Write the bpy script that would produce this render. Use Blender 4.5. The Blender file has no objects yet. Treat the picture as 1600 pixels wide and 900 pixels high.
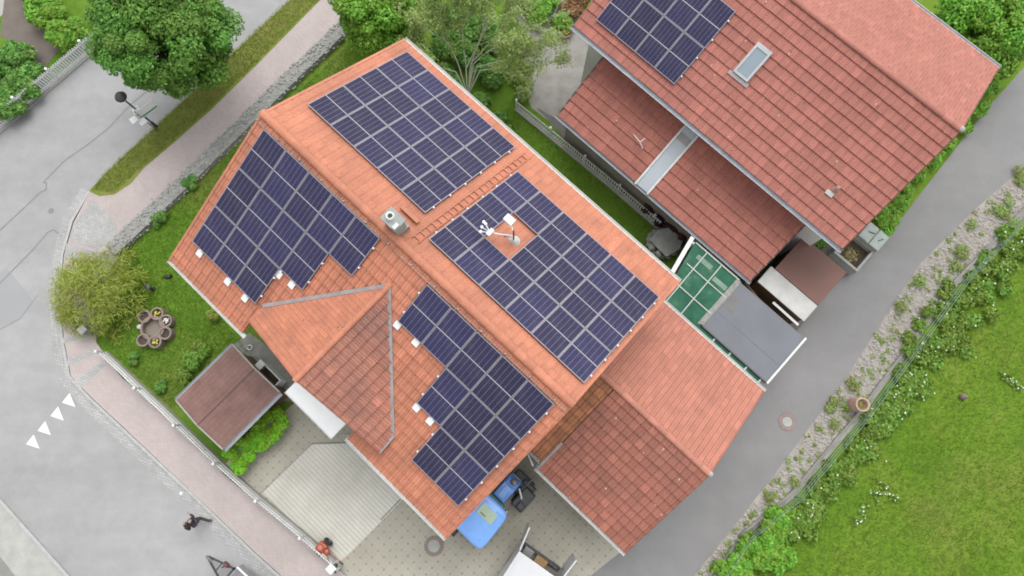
import bpy, bmesh, math, random
import numpy as np
from mathutils import Vector, Matrix

SC = bpy.context.scene
COL = SC.collection
R = math.radians

# ------------------------------------------------------------------ camera
FPX, CAMZ = 1065.7, 29.0                       # focal length in pixels of a 1600 px wide frame, height above ground
DN = Vector((0.0, -209.8 / FPX, -1.0)).normalized()
UPc = -DN
Xc = (Vector((1, 0, 0)) - UPc * UPc.x).normalized()
Yc = UPc.cross(Xc)
ROT = Matrix((Xc, Yc, UPc))                    # rows: world axes in camera space -> camera-to-world
cam_d = bpy.data.cameras.new('drone_camera')
cam_d.sensor_width = 36.0
cam_d.lens = 36.0 * FPX / 1600.0
cam_d.clip_start = 0.5
cam_d.clip_end = 5000
cam = bpy.data.objects.new('drone_camera', cam_d)
COL.objects.link(cam)
cam.matrix_world = Matrix.Translation((0, 0, CAMZ)) @ ROT.to_4x4()
SC.camera = cam

def at(px, py, z=0.0):
    """world point at height z seen at a place in the photograph (survey helper)"""
    d = ROT @ Vector(((px - 800) / FPX, -(py - 450) / FPX, -1.0))
    return Vector((0, 0, CAMZ)) + d * ((z - CAMZ) / d.z)

# ------------------------------------------------------------------ light
SUN_EL, SUN_AZ = R(64), R(15)                  # azimuth measured from +Y towards +X
w = bpy.data.worlds.new('World'); SC.world = w; w.use_nodes = True
nt = w.node_tree; nt.nodes.clear()
sky = nt.nodes.new('ShaderNodeTexSky'); sky.sky_type = 'NISHITA'; sky.sun_disc = False
sky.sun_elevation = SUN_EL; sky.sun_rotation = SUN_AZ
sky.dust_density = 3.0; sky.air_density = 1.0
hs = nt.nodes.new('ShaderNodeHueSaturation'); hs.inputs['Saturation'].default_value = 0.08
bg = nt.nodes.new('ShaderNodeBackground'); bg.inputs['Strength'].default_value = 0.15
wo = nt.nodes.new('ShaderNodeOutputWorld')
nt.links.new(sky.outputs[0], hs.inputs['Color']); nt.links.new(hs.outputs[0], bg.inputs['Color']); nt.links.new(bg.outputs[0], wo.inputs[0])
sl = bpy.data.lights.new('sun', 'SUN'); sl.energy = 0.55; sl.angle = R(50); sl.color = (1.0, 0.96, 0.9)
so = bpy.data.objects.new('sun', sl); COL.objects.link(so)
sd = Vector((math.sin(SUN_AZ) * math.cos(SUN_EL), math.cos(SUN_AZ) * math.cos(SUN_EL), math.sin(SUN_EL)))
so.rotation_euler = sd.to_track_quat('Z', 'Y').to_euler()
SC.view_settings.view_transform = 'Standard'
SC.view_settings.look = 'None'
SC.view_settings.exposure = 1.02
SC.view_settings.gamma = 1.0
SC.cycles.filter_width = 1.8
SC.view_settings.use_curve_mapping = False

# ------------------------------------------------------------------ helpers
class MB:
    def __init__(s): s.v = []; s.f = []; s.uv = []; s.smooth = False
    def face(s, pts, uv=None):
        n = len(s.v); s.v += [tuple(p) for p in pts]; s.f.append(tuple(range(n, n + len(pts))))
        s.uv += uv if uv else [(0, 0)] * len(pts)
    def box(s, x0, x1, y0, y1, z0, z1, M=None):
        c = [Vector((x, y, z)) for z in (z0, z1) for y in (y0, y1) for x in (x0, x1)]
        if M: c = [M @ p for p in c]
        n = len(s.v); s.v += [tuple(p) for p in c]
        for q in ((0, 2, 3, 1), (4, 5, 7, 6), (0, 1, 5, 4), (2, 6, 7, 3), (0, 4, 6, 2), (1, 3, 7, 5)):
            s.f.append(tuple(n + i for i in q)); s.uv += [(0, 0)] * 4
        return s
    def bar(s, p, q, wd, ht, up=(0, 0, 1)):
        p, q = Vector(p), Vector(q); d = (q - p); L = d.length; d.normalize()
        up = Vector(up); sd_ = d.cross(up)
        if sd_.length < 1e-4: sd_ = d.cross(Vector((1, 0, 0)))
        sd_.normalize(); u2 = sd_.cross(d)
        M = Matrix.Translation(p) @ Matrix((d, sd_, u2)).transposed().to_4x4()
        return s.box(0, L, -wd / 2, wd / 2, -ht / 2, ht / 2, M)
    def prism(s, poly, z0, z1):
        poly = [Vector((p[0], p[1])) for p in poly]
        area = sum(a.x * b.y - b.x * a.y for a, b in zip(poly, poly[1:] + poly[:1]))
        if area < 0: poly.reverse()
        n = len(poly)
        if z1 > z0:
            s.face([(p.x, p.y, z0) for p in reversed(poly)])
            for i in range(n):
                a, b = poly[i], poly[(i + 1) % n]
                s.face([(a.x, a.y, z0), (b.x, b.y, z0), (b.x, b.y, z1), (a.x, a.y, z1)])
        s.face([(p.x, p.y, z1) for p in poly])
        return s
    def tube(s, pts, r, n=8, r1=None, cap=True):
        pts = [Vector(p) for p in pts]; m = len(pts); base = len(s.v)
        a = None
        for i, p in enumerate(pts):
            d = (pts[min(i + 1, m - 1)] - pts[max(i - 1, 0)]).normalized()
            if a is None:
                a = d.cross(Vector((0, 0, 1)))
                if a.length < 1e-3: a = Vector((1, 0, 0))
            a = (a - d * a.dot(d)).normalized(); b = d.cross(a)
            rr = r if r1 is None else r + (r1 - r) * i / max(1, m - 1)
            for k in range(n):
                t = 2 * math.pi * k / n
                s.v.append(tuple(p + a * math.cos(t) * rr + b * math.sin(t) * rr))
        for i in range(m - 1):
            for k in range(n):
                k2 = (k + 1) % n
                s.f.append((base + i * n + k, base + i * n + k2, base + (i + 1) * n + k2, base + (i + 1) * n + k)); s.uv += [(0, 0)] * 4
        if cap:
            s.f.append(tuple(base + k for k in reversed(range(n)))); s.uv += [(0, 0)] * n
            s.f.append(tuple(base + (m - 1) * n + k for k in range(n))); s.uv += [(0, 0)] * n
        return s
    def lathe(s, prof, c=(0, 0, 0), n=20, axis='z'):
        base = len(s.v); m = len(prof); c = Vector(c)
        for r, z in prof:
            for k in range(n):
                t = 2 * math.pi * k / n
                q = Vector((r * math.cos(t), r * math.sin(t), z))
                if axis == 'y': q = Vector((q.x, q.z, q.y))
                s.v.append(tuple(c + q))
        for i in range(m - 1):
            for k in range(n):
                k2 = (k + 1) % n
                s.f.append((base + i * n + k, base + i * n + k2, base + (i + 1) * n + k2, base + (i + 1) * n + k)); s.uv += [(0, 0)] * 4
        return s
    def disc(s, c, r, n=24):
        c = Vector(c)
        s.face([c + Vector((r * math.cos(2 * math.pi * k / n), r * math.sin(2 * math.pi * k / n), 0)) for k in range(n)])
        return s
    def blob(s, c, rx, ry, rz, n=8, jit=0.15, rnd=random, M=None):
        base = len(s.v); c = Vector(c); m = n // 2 + 1
        for i in range(m):
            ph = math.pi * i / (m - 1)
            for k in range(n):
                t = 2 * math.pi * k / n; j = 1 + rnd.uniform(-jit, jit) if 0 < i < m - 1 else 1
                q = Vector((rx * math.sin(ph) * math.cos(t) * j, ry * math.sin(ph) * math.sin(t) * j, rz * math.cos(ph) * j))
                if M: q = M @ q
                s.v.append(tuple(c + q))
        for i in range(m - 1):
            for k in range(n):
                k2 = (k + 1) % n
                s.f.append((base + i * n + k, base + (i + 1) * n + k, base + (i + 1) * n + k2, base + i * n + k2)); s.uv += [(0, 0)] * 4
        return s
    def build(s, name, mat, parent=None, smooth=False, bevel=0.0, clip=(), weld=False):
        me = bpy.data.meshes.new(name); me.from_pydata(s.v, [], s.f)
        ul = me.uv_layers.new(name='UVMap')
        ul.data.foreach_set('uv', np.array(s.uv, dtype=np.float32).ravel())
        me.materials.append(mat)
        if clip or weld:
            bm = bmesh.new(); bm.from_mesh(me)
            for co, no in clip:                 # everything on the side the normal points to is cut off
                bmesh.ops.bisect_plane(bm, geom=bm.verts[:] + bm.edges[:] + bm.faces[:], plane_co=co, plane_no=no, clear_outer=True)
            if weld: bmesh.ops.remove_doubles(bm, verts=bm.verts[:], dist=1e-4)
            bm.to_mesh(me); bm.free()
        if smooth: me.polygons.foreach_set('use_smooth', [True] * len(me.polygons))
        me.update()
        o = bpy.data.objects.new(name, me); COL.objects.link(o)
        if parent: o.parent = parent
        if bevel:
            b = o.modifiers.new('bevel', 'BEVEL'); b.width = bevel; b.segments = 2; b.limit_method = 'ANGLE'; b.angle_limit = R(40)
        return o

def tag(o, label=None, cat=None, group=None, kind=None):
    if label: o['label'] = label
    if cat: o['category'] = cat
    if group: o['group'] = group
    if kind: o['kind'] = kind
    return o

def thing(name, label, cat, loc=(0, 0, 0), rz=0.0, group=None):
    o = bpy.data.objects.new(name, None); COL.objects.link(o)
    o.location = loc; o.rotation_euler = (0, 0, rz); o.empty_display_size = 0.3
    return tag(o, label, cat, group)

# ------------------------------------------------------------------ materials
def mk(name):
    m = bpy.data.materials.new(name); m.use_nodes = True
    n = m.node_tree; b = n.nodes['Principled BSDF']
    return m, n, b
def N(n, t, **kw):
    x = n.nodes.new(t)
    for k, v in kw.items():
        if k in x.inputs: x.inputs[k].default_value = v
        else: setattr(x, k, v)
    return x
def L(n, a, b): n.links.new(a, b)
def rgba(c): return (c[0], c[1], c[2], 1.0)
def noise(n, vec, scale, detail=4, rough=0.6):
    x = N(n, 'ShaderNodeTexNoise'); x.inputs['Scale'].default_value = scale
    x.inputs['Detail'].default_value = detail; x.inputs['Roughness'].default_value = rough
    if vec: L(n, vec, x.inputs['Vector'])
    return x.outputs['Fac']
def ramp(n, fac, stops):
    x = N(n, 'ShaderNodeValToRGB')
    el = x.color_ramp.elements
    while len(el) < len(stops): el.new(0.5)
    for e, (p, c) in zip(el, stops): e.position = p; e.color = rgba(c) if not isinstance(c, float) else (c, c, c, 1)
    L(n, fac, x.inputs[0]); return x.outputs['Color']
def mixc(n, fac, a, b, mode='MIX'):
    x = N(n, 'ShaderNodeMix'); x.data_type = 'RGBA'; x.blend_type = mode
    for s, v in ((0, fac), (6, a), (7, b)):
        if isinstance(v, (int, float)): x.inputs[s].default_value = v
        elif isinstance(v, tuple): x.inputs[s].default_value = rgba(v)
        else: L(n, v, x.inputs[s])
    return x.outputs[2]
def math_(n, op, a, b=0.0):
    x = N(n, 'ShaderNodeMath'); x.operation = op
    for i, v in enumerate((a, b)):
        if isinstance(v, (int, float)): x.inputs[i].default_value = v
        else: L(n, v, x.inputs[i])
    return x.outputs[0]
def bump(n, b, h, dist=0.02, strength=0.6):
    x = N(n, 'ShaderNodeBump'); x.inputs['Distance'].default_value = dist; x.inputs['Strength'].default_value = strength
    L(n, h, x.inputs['Height']); L(n, x.outputs[0], b.inputs['Normal'])
def coords(n, kind='Object'): return N(n, 'ShaderNodeTexCoord').outputs[kind]
def sepxyz(n, v):
    x = N(n, 'ShaderNodeSeparateXYZ'); L(n, v, x.inputs[0]); return x.outputs

def plain(name, c, rough=0.6, var=0.18, scale=3.0, metal=0.0, bmp=0.0, fine=40.0):
    m, n, b = mk(name); v = coords(n)
    f1 = noise(n, v, scale, 5); f2 = noise(n, v, fine, 3)
    f = math_(n, 'ADD', math_(n, 'MULTIPLY', f1, 0.65), math_(n, 'MULTIPLY', f2, 0.35))
    lo = tuple(x * (1 - var) for x in c); hi = tuple(min(1, x * (1 + var)) for x in c)
    L(n, ramp(n, f, [(0.3, lo), (0.7, hi)]), b.inputs['Base Color'])
    b.inputs['Roughness'].default_value = rough; b.inputs['Metallic'].default_value = metal
    if bmp: bump(n, b, f2, bmp)
    return m

def tile_mat(name, c, var=0.16, stain=(0.10, 0.06, 0.045), stain_amt=0.5, stain_scale=0.5, specks=0.0, lo=0.5, hi=0.75):
    m, n, b = mk(name); uv = coords(n, 'UV'); v = coords(n)
    fl = N(n, 'ShaderNodeVectorMath'); fl.operation = 'FLOOR'; L(n, uv, fl.inputs[0])
    wn = N(n, 'ShaderNodeTexWhiteNoise'); wn.noise_dimensions = '2D'; L(n, fl.outputs[0], wn.inputs['Vector'])
    base = ramp(n, wn.outputs['Value'], [(0.0, tuple(x * (1 - var) for x in c)), (0.5, c), (0.93, tuple(x * (1 + var * .8) for x in c)), (1.0, tuple(min(1, x * (1 + var * 2)) for x in c))])
    big = noise(n, v, stain_scale, 6, 0.62)
    sm = ramp(n, big, [(lo, 0.0), (hi, 1.0)])
    base = mixc(n, math_(n, 'MULTIPLY', sm, stain_amt), base, stain)
    med = noise(n, v, 3.2, 5, 0.7)
    base = mixc(n, 0.18, base, ramp(n, med, [(0.3, (0.28, 0.28, 0.28)), (0.7, (0.72, 0.72, 0.72))]), 'OVERLAY')
    fine = noise(n, v, 22, 4, 0.7)
    base = mixc(n, 0.35, base, ramp(n, fine, [(0.3, (0.25, 0.25, 0.25)), (0.7, (0.75, 0.75, 0.75))]), 'OVERLAY')
    if specks:
        vo = N(n, 'ShaderNodeTexVoronoi'); vo.inputs['Scale'].default_value = 2.6; L(n, v, vo.inputs['Vector'])
        s1 = math_(n, 'LESS_THAN', vo.outputs['Distance'], 0.10)
        r_ = N(n, 'ShaderNodeSeparateColor'); L(n, vo.outputs['Color'], r_.inputs[0])
        keep = math_(n, 'LESS_THAN', r_.outputs[0], specks)
        base = mixc(n, math_(n, 'MULTIPLY', math_(n, 'MULTIPLY', s1, keep), 0.75), base, (0.42, 0.36, 0.28))
        vo2 = N(n, 'ShaderNodeTexVoronoi'); vo2.inputs['Scale'].default_value = 3.1; L(n, v, vo2.inputs['Vector'])
        r2 = N(n, 'ShaderNodeSeparateColor'); L(n, vo2.outputs['Color'], r2.inputs[0])
        s2 = math_(n, 'MULTIPLY', math_(n, 'LESS_THAN', vo2.outputs['Distance'], 0.11), math_(n, 'LESS_THAN', r2.outputs[1], specks))
        base = mixc(n, math_(n, 'MULTIPLY', s2, 0.7), base, (0.09, 0.05, 0.04))
    L(n, base, b.inputs['Base Color']); b.inputs['Roughness'].default_value = 0.75
    bump(n, b, fine, 0.01, 0.5)
    return m

def leaf_mat(name, dark, mid, light, trans=0.25):
    m, n, b = mk(name); uv = sepxyz(n, coords(n, 'UV'))
    c = ramp(n, uv[0], [(0.0, dark), (0.5, mid), (1.0, light)])
    hv = N(n, 'ShaderNodeHueSaturation'); L(n, c, hv.inputs['Color'])
    L(n, math_(n, 'ADD', 0.485, math_(n, 'MULTIPLY', uv[1], 0.03)), hv.inputs['Hue'])
    L(n, math_(n, 'ADD', 0.85, math_(n, 'MULTIPLY', uv[1], 0.3)), hv.inputs['Value'])
    L(n, hv.outputs[0], b.inputs['Base Color']); b.inputs['Roughness'].default_value = 0.55
    b.inputs['Specular IOR Level'].default_value = 0.3
    t = N(n, 'ShaderNodeBsdfTranslucent'); L(n, hv.outputs[0], t.inputs['Color'])
    mx = N(n, 'ShaderNodeMixShader'); mx.inputs[0].default_value = trans
    L(n, b.outputs[0], mx.inputs[1]); L(n, t.outputs[0], mx.inputs[2])
    L(n, mx.outputs[0], n.nodes['Material Output'].inputs['Surface'])
    return m

def grass_mat(name, stops, s1=0.35, s2=5.0, stretch=None):
    m, n, b = mk(name); v = coords(n)
    f1 = noise(n, v, s1, 6, 0.65); f2 = noise(n, v, s2, 5, 0.7); f3 = noise(n, v, 45, 3, 0.7)
    f = math_(n, 'ADD', math_(n, 'MULTIPLY', f1, 0.55), math_(n, 'ADD', math_(n, 'MULTIPLY', f2, 0.25), math_(n, 'MULTIPLY', f3, 0.2)))
    dry = math_(n, 'ADD', math_(n, 'MULTIPLY', noise(n, v, 0.16, 5, 0.6), 0.75), math_(n, 'MULTIPLY', f2, 0.25))
    gc = mixc(n, ramp(n, dry, [(0.53, 0.0), (0.70, 0.55)]), ramp(n, f, stops), (0.26, 0.215, 0.075))
    L(n, gc, b.inputs['Base Color']); b.inputs['Roughness'].default_value = 0.9
    b.inputs['Specular IOR Level'].default_value = 0.15
    bump(n, b, math_(n, 'ADD', f2, f3), 0.06, 0.8)
    return m

def asphalt_mat(name, c, var=0.12, big=0.25, streak=None, streak_amt=0.5):
    m, n, b = mk(name); v = coords(n)
    mp = N(n, 'ShaderNodeMapping'); L(n, v, mp.inputs[0])
    if streak: mp.inputs['Rotation'].default_value = (0, 0, streak); mp.inputs['Scale'].default_value = (0.18, 1.0, 1.0)
    f1 = noise(n, mp.outputs[0], big * 2, 4, 0.55); f2 = noise(n, v, 1.2, 6, 0.7); f3 = noise(n, v, 45, 3, 0.8)
    f = math_(n, 'ADD', math_(n, 'MULTIPLY', f1, streak_amt), math_(n, 'ADD', math_(n, 'MULTIPLY', f2, 0.75 - streak_amt), math_(n, 'MULTIPLY', f3, 0.25)))
    L(n, ramp(n, f, [(0.28, tuple(x * (1 - var) for x in c)), (0.72, tuple(x * (1 + var) for x in c))]), b.inputs['Base Color'])
    b.inputs['Roughness'].default_value = 0.85; bump(n, b, f3, 0.008, 0.5)
    return m

def brick_mat(name, c1, c2, mortar, bw, bh, scale=1.0, rot=0.0, msize=0.02, var=0.3):
    m, n, b = mk(name); v = coords(n)
    mp = N(n, 'ShaderNodeMapping'); L(n, v, mp.inputs[0]); mp.inputs['Rotation'].default_value = (0, 0, rot)
    t = N(n, 'ShaderNodeTexBrick'); L(n, mp.outputs[0], t.inputs['Vector'])
    t.inputs['Scale'].default_value = scale; t.inputs['Brick Width'].default_value = bw; t.inputs['Row Height'].default_value = bh
    t.inputs['Mortar Size'].default_value = msize; t.inputs['Color1'].default_value = rgba(c1); t.inputs['Color2'].default_value = rgba(c2); t.inputs['Mortar'].default_value = rgba(mortar)
    f = noise(n, v, 0.8, 6, 0.65); f2 = noise(n, v, 30, 3, 0.7)
    c = mixc(n, var, t.outputs[0], ramp(n, math_(n, 'ADD', math_(n, 'MULTIPLY', f, .6), math_(n, 'MULTIPLY', f2, .4)), [(0.3, (0.2,) * 3), (0.7, (0.8,) * 3)]), 'OVERLAY')
    L(n, c, b.inputs['Base Color']); b.inputs['Roughness'].default_value = 0.85
    bump(n, b, t.outputs['Fac'], -0.004, 0.5)
    return m

M = {}
OR = (0.42, 0.162, 0.096)
M['tile_house'] = tile_mat('terracotta_tiles', OR, 0.085, (0.235, 0.10, 0.066), 0.65, 0.6, 0.05, 0.43, 0.74)
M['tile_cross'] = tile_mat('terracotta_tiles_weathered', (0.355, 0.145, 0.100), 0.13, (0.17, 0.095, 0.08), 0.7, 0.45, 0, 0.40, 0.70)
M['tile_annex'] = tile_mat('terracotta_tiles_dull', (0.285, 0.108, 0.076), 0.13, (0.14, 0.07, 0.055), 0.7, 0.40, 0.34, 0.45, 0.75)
M['tile_annex_light'] = tile_mat('terracotta_tiles_annex', (0.39, 0.163, 0.115), 0.09, (0.26, 0.11, 0.078), 0.6, 0.5, 0, 0.48, 0.8)
M['tile_moss'] = tile_mat('terracotta_tiles_mossy', (0.37, 0.145, 0.07), 0.22, (0.16, 0.08, 0.04), 0.6, 1.3, 0, 0.4, 0.65)
M['tile_neigh'] = tile_mat('red_tiles_old', (0.305, 0.112, 0.086), 0.10, (0.20, 0.07, 0.055), 0.55, 0.5, 0.22, 0.45, 0.8)
M['tile_neigh_far'] = tile_mat('red_tiles_old_plain', (0.335, 0.133, 0.102), 0.09, (0.25, 0.09, 0.07), 0.5, 0.6, 0.10, 0.48, 0.8)
M['tile_low'] = tile_mat('red_tiles_lower_roof', (0.31, 0.112, 0.084), 0.09, (0.16, 0.06, 0.045), 0.6, 0.6, 0.16, 0.45, 0.8)
M['plaster'] = plain('pale_plaster', (0.52, 0.50, 0.46), 0.9, 0.08, 1.5, bmp=0.004)
M['plaster_white'] = plain('white_plaster', (0.60, 0.59, 0.57), 0.9, 0.06, 1.5)
M['zinc'] = plain('zinc_sheet', (0.36, 0.37, 0.38), 0.45, 0.15, 2.0, 0.5)
M['zinc_light'] = plain('painted_gutter', (0.52, 0.54, 0.52), 0.45, 0.12, 2.0, 0.1)
M['gutter_blue'] = plain('grey_gutter', (0.28, 0.30, 0.33), 0.5, 0.18, 2.0, 0.3)
M['lead'] = plain('lead_flashing', (0.27, 0.25, 0.25), 0.7, 0.25, 3.0, 0.1)
M['alu'] = plain('brushed_aluminium', (0.28, 0.28, 0.31), 0.35, 0.06, 5.0, 0.35)
M['white'] = plain('white_paint', (0.62, 0.63, 0.64), 0.5, 0.06, 4.0)
M['white_dirty'] = plain('weathered_white_paint', (0.55, 0.56, 0.55), 0.65, 0.2, 5.0)
M['greyfence'] = plain('weathered_grey_wood', (0.30, 0.295, 0.285), 0.8, 0.3, 4.0)
M['stonewall'] = plain('grey_stone', (0.235, 0.235, 0.22), 0.9, 0.35, 6.0, bmp=0.03)
M['concrete'] = plain('concrete', (0.31, 0.31, 0.29), 0.85, 0.18, 2.0, bmp=0.005)
M['concrete_dark'] = plain('stained_concrete', (0.19, 0.19, 0.175), 0.85, 0.3, 2.0, bmp=0.005)
M['wood'] = plain('brown_wood', (0.13, 0.075, 0.04), 0.7, 0.3, 4.0)
M['bark'] = plain('bark', (0.16, 0.13, 0.10), 0.9, 0.35, 8.0, bmp=0.02)
M['bark_pale'] = plain('pale_bark', (0.48, 0.48, 0.40), 0.85, 0.25, 8.0)
M['black'] = plain('black_plastic', (0.02, 0.02, 0.022), 0.5, 0.2, 5.0)
M['rubber'] = plain('black_rubber', (0.022, 0.022, 0.024), 0.8, 0.3, 8.0)
M['steel'] = plain('grey_steel', (0.2, 0.205, 0.21), 0.4, 0.2, 5.0, 0.6)
M['darkmetal'] = plain('dark_metal', (0.05, 0.052, 0.055), 0.5, 0.2, 5.0, 0.3)
M['soil'] = plain('soil', (0.065, 0.05, 0.035), 0.95, 0.4, 9.0, bmp=0.03)
M['terracotta'] = plain('terracotta', (0.30, 0.19, 0.155), 0.8, 0.2, 5.0)
M['stone_pink'] = plain('pinkish_stone', (0.20, 0.155, 0.135), 0.85, 0.28, 6.0, bmp=0.01)
M['blue'] = plain('blue_tractor_paint', (0.165, 0.345, 0.74), 0.3, 0.14, 2.5)
M['blue_dark'] = plain('blue_hood_paint', (0.085, 0.21, 0.56), 0.35, 0.08, 2.0)
M['red'] = plain('faded_red_paint', (0.33, 0.075, 0.04), 0.55, 0.2, 5.0)
M['gravel'] = plain('grey_gravel', (0.26, 0.25, 0.235), 0.95, 0.35, 1.2, bmp=0.03, fine=30)
M['gravel_light'] = plain('pale_stones', (0.27, 0.25, 0.225), 0.95, 0.4, 1.5, bmp=0.03, fine=25)
M['brownpath'] = plain('brown_gravel_path', (0.135, 0.115, 0.10), 0.95, 0.2, 1.5, bmp=0.02, fine=35)
M['paint_white'] = plain('road_paint', (0.60, 0.61, 0.62), 0.7, 0.10, 3.0)
M['felt_grey'] = plain('grey_roofing_sheet', (0.125, 0.133, 0.150), 0.7, 0.12, 0.8)
M['felt_brown'] = plain('brown_roofing_sheet', (0.145, 0.073, 0.058), 0.7, 0.14, 0.9)
M['felt_pale'] = plain('pale_weathered_sheet', (0.40, 0.40, 0.385), 0.7, 0.18, 2.0)
M['tin_brown'] = None
M['tarp_grey'] = plain('grey_stone_slab', (0.23, 0.235, 0.225), 0.8, 0.3, 3.0, bmp=0.02)
M['dark_yard'] = plain('dark_yard_paving', (0.13, 0.12, 0.115), 0.9, 0.25, 2.0)
M['green_floor'] = plain('green_covering', (0.025, 0.14, 0.075), 0.6, 0.35, 1.6)

def green_glass():
    m, n, b = mk('green_tinted_glazing'); v = coords(n)
    f = noise(n, v, 1.4, 6, 0.7)
    L(n, ramp(n, f, [(0.34, (0.006, 0.065, 0.034)), (0.56, (0.022, 0.105, 0.062)), (0.74, (0.12, 0.20, 0.145))]), b.inputs['Base Color'])
    b.inputs['Roughness'].default_value = 0.35; b.inputs['Specular IOR Level'].default_value = 0.1
    return m
M['green_glass'] = green_glass()
M['frosted'] = plain('frosted_glazing', (0.36, 0.40, 0.43), 0.25, 0.08, 1.0)
M['frosted_green'] = plain('algae_glazing', (0.32, 0.40, 0.34), 0.3, 0.22, 2.0)
M['glass'] = plain('window_glass', (0.20, 0.25, 0.285), 0.12, 0.05, 1.0)
M['dark_glass'] = plain('dark_window_glass', (0.03, 0.035, 0.04), 0.08, 0.05, 1.0)
M['sunroof'] = plain('tinted_roof_hatch', (0.33, 0.42, 0.30), 0.2, 0.05, 2.0)

def tin():
    m, n, b = mk('brown_profiled_roof'); v = sepxyz(n, coords(n))
    wv = math_(n, 'FRACT', math_(n, 'MULTIPLY', v[0], 5.0))
    f = noise(n, coords(n), 1.6, 6, 0.7)
    c = ramp(n, f, [(0.3, (0.115, 0.058, 0.048)), (0.7, (0.20, 0.108, 0.092))])
    L(n, mixc(n, math_(n, 'MULTIPLY', math_(n, 'LESS_THAN', wv, 0.14), 0.5), c, (0.10, 0.055, 0.045)), b.inputs['Base Color'])
    b.inputs['Roughness'].default_value = 0.7
    return m
M['tin_brown'] = tin()

def pv_mat():
    m, n, b = mk('solar_cells'); uv = sepxyz(n, coords(n, 'UV'))
    oi = N(n, 'ShaderNodeObjectInfo').outputs['Random']
    def line(src, count, width):
        fr = math_(n, 'FRACT', math_(n, 'MULTIPLY', src, float(count)))
        d = math_(n, 'MINIMUM', fr, math_(n, 'SUBTRACT', 1.0, fr))
        return math_(n, 'LESS_THAN', d, width)
    cell = ramp(n, oi, [(0.0, (0.017, 0.015, 0.043)), (0.5, (0.020, 0.018, 0.052)), (1.0, (0.024, 0.022, 0.068))])
    f = noise(n, coords(n), 5.0, 4, 0.6)
    cell = mixc(n, 0.25, cell, ramp(n, f, [(0.3, (0.3,) * 3), (0.7, (0.7,) * 3)]), 'OVERLAY')
    g1 = line(uv[0], 6, 0.035); g2 = line(uv[1], 20, 0.05); g3 = line(uv[0], 60, 0.11)
    c = mixc(n, math_(n, 'MULTIPLY', g3, 0.10), cell, (0.30, 0.30, 0.38))
    c = mixc(n, math_(n, 'MULTIPLY', g2, 0.14), c, (0.30, 0.30, 0.38))
    c = mixc(n, math_(n, 'MULTIPLY', g1, 0.42), c, (0.30, 0.30, 0.36))
    mid = math_(n, 'LESS_THAN', math_(n, 'ABSOLUTE', math_(n, 'SUBTRACT', uv[1], 0.5)), 0.010)
    du_ = noise(n, coords(n), 1.3, 5, 0.65)
    c = mixc(n, ramp(n, du_, [(0.45, 0.0), (0.8, 0.10)]), c, (0.25, 0.23, 0.22))
    c = mixc(n, mid, c, (0.33, 0.33, 0.36))
    L(n, c, b.inputs['Base Color']); b.inputs['Roughness'].default_value = 0.22
    b.inputs['Specular IOR Level'].default_value = 0.12
    return m
M['pv'] = pv_mat()

def paver_mat():
    m, n, b = mk('beige_drain_pavers'); v = coords(n); s = sepxyz(n, v)
    def cellc(x, k): return math_(n, 'ABSOLUTE', math_(n, 'SUBTRACT', math_(n, 'FRACT', math_(n, 'MULTIPLY', x, 1 / k)), 0.5))
    a = cellc(s[0], 0.34); c = cellc(s[1], 0.34)
    d = math_(n, 'SQRT', math_(n, 'ADD', math_(n, 'MULTIPLY', a, a), math_(n, 'MULTIPLY', c, c)))
    dot = ramp(n, d, [(0.10, 1.0), (0.17, 0.0)])
    a2 = cellc(s[0], 0.17); c2 = cellc(s[1], 0.17)
    ln = math_(n, 'GREATER_THAN', math_(n, 'MAXIMUM', a2, c2), 0.465)
    f = noise(n, v, 0.55, 6, 0.65); f2 = noise(n, v, 25, 3)
    base = ramp(n, math_(n, 'ADD', math_(n, 'MULTIPLY', f, .7), math_(n, 'MULTIPLY', f2, .3)), [(0.3, (0.27, 0.255, 0.208)), (0.7, (0.39, 0.37, 0.31))])
    base = mixc(n, math_(n, 'MULTIPLY', ln, 0.35), base, (0.24, 0.225, 0.18))
    dirt = noise(n, v, 3.0, 3)
    base = mixc(n, math_(n, 'MULTIPLY', dot, math_(n, 'ADD', 0.05, math_(n, 'MULTIPLY', dirt, 0.9))), base, (0.15, 0.13, 0.105))
    L(n, base, b.inputs['Base Color']); b.inputs['Roughness'].default_value = 0.85
    return m
M['pavers'] = paver_mat()
def ribbed_mat():
    m, n, b = mk('ribbed_concrete_paving'); v = coords(n); s = sepxyz(n, v)
    fr = math_(n, 'ABSOLUTE', math_(n, 'SUBTRACT', math_(n, 'FRACT', math_(n, 'MULTIPLY', s[1], 6.3)), 0.5))
    ln = ramp(n, fr, [(0.30, 0.0), (0.48, 1.0)])
    f = noise(n, v, 0.5, 6, 0.65); f2 = noise(n, v, 25, 3)
    base = ramp(n, math_(n, 'ADD', math_(n, 'MULTIPLY', f, .75), math_(n, 'MULTIPLY', f2, .25)), [(0.32, (0.37, 0.36, 0.315)), (0.68, (0.54, 0.53, 0.48))])
    base = mixc(n, math_(n, 'MULTIPLY', ln, 0.55), base, (0.29, 0.28, 0.25))
    L(n, base, b.inputs['Base Color']); b.inputs['Roughness'].default_value = 0.85
    bump(n, b, ln, -0.01, 0.6)
    return m
M['ribbed'] = ribbed_mat()
M['sidewalk'] = brick_mat('pink_grey_pavers', (0.345, 0.295, 0.285), (0.375, 0.325, 0.315), (0.30, 0.27, 0.26), 0.2, 0.1, 1.0, 0.0, 0.006, 0.18)
M['cobble'] = brick_mat('grey_cobbles', (0.285, 0.285, 0.28), (0.35, 0.35, 0.345), (0.24, 0.24, 0.235), 0.13, 0.11, 1.0, 0.3, 0.010, 0.4)
M['kerb'] = plain('granite_kerb', (0.33, 0.335, 0.33), 0.8, 0.2, 6.0)
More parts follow.
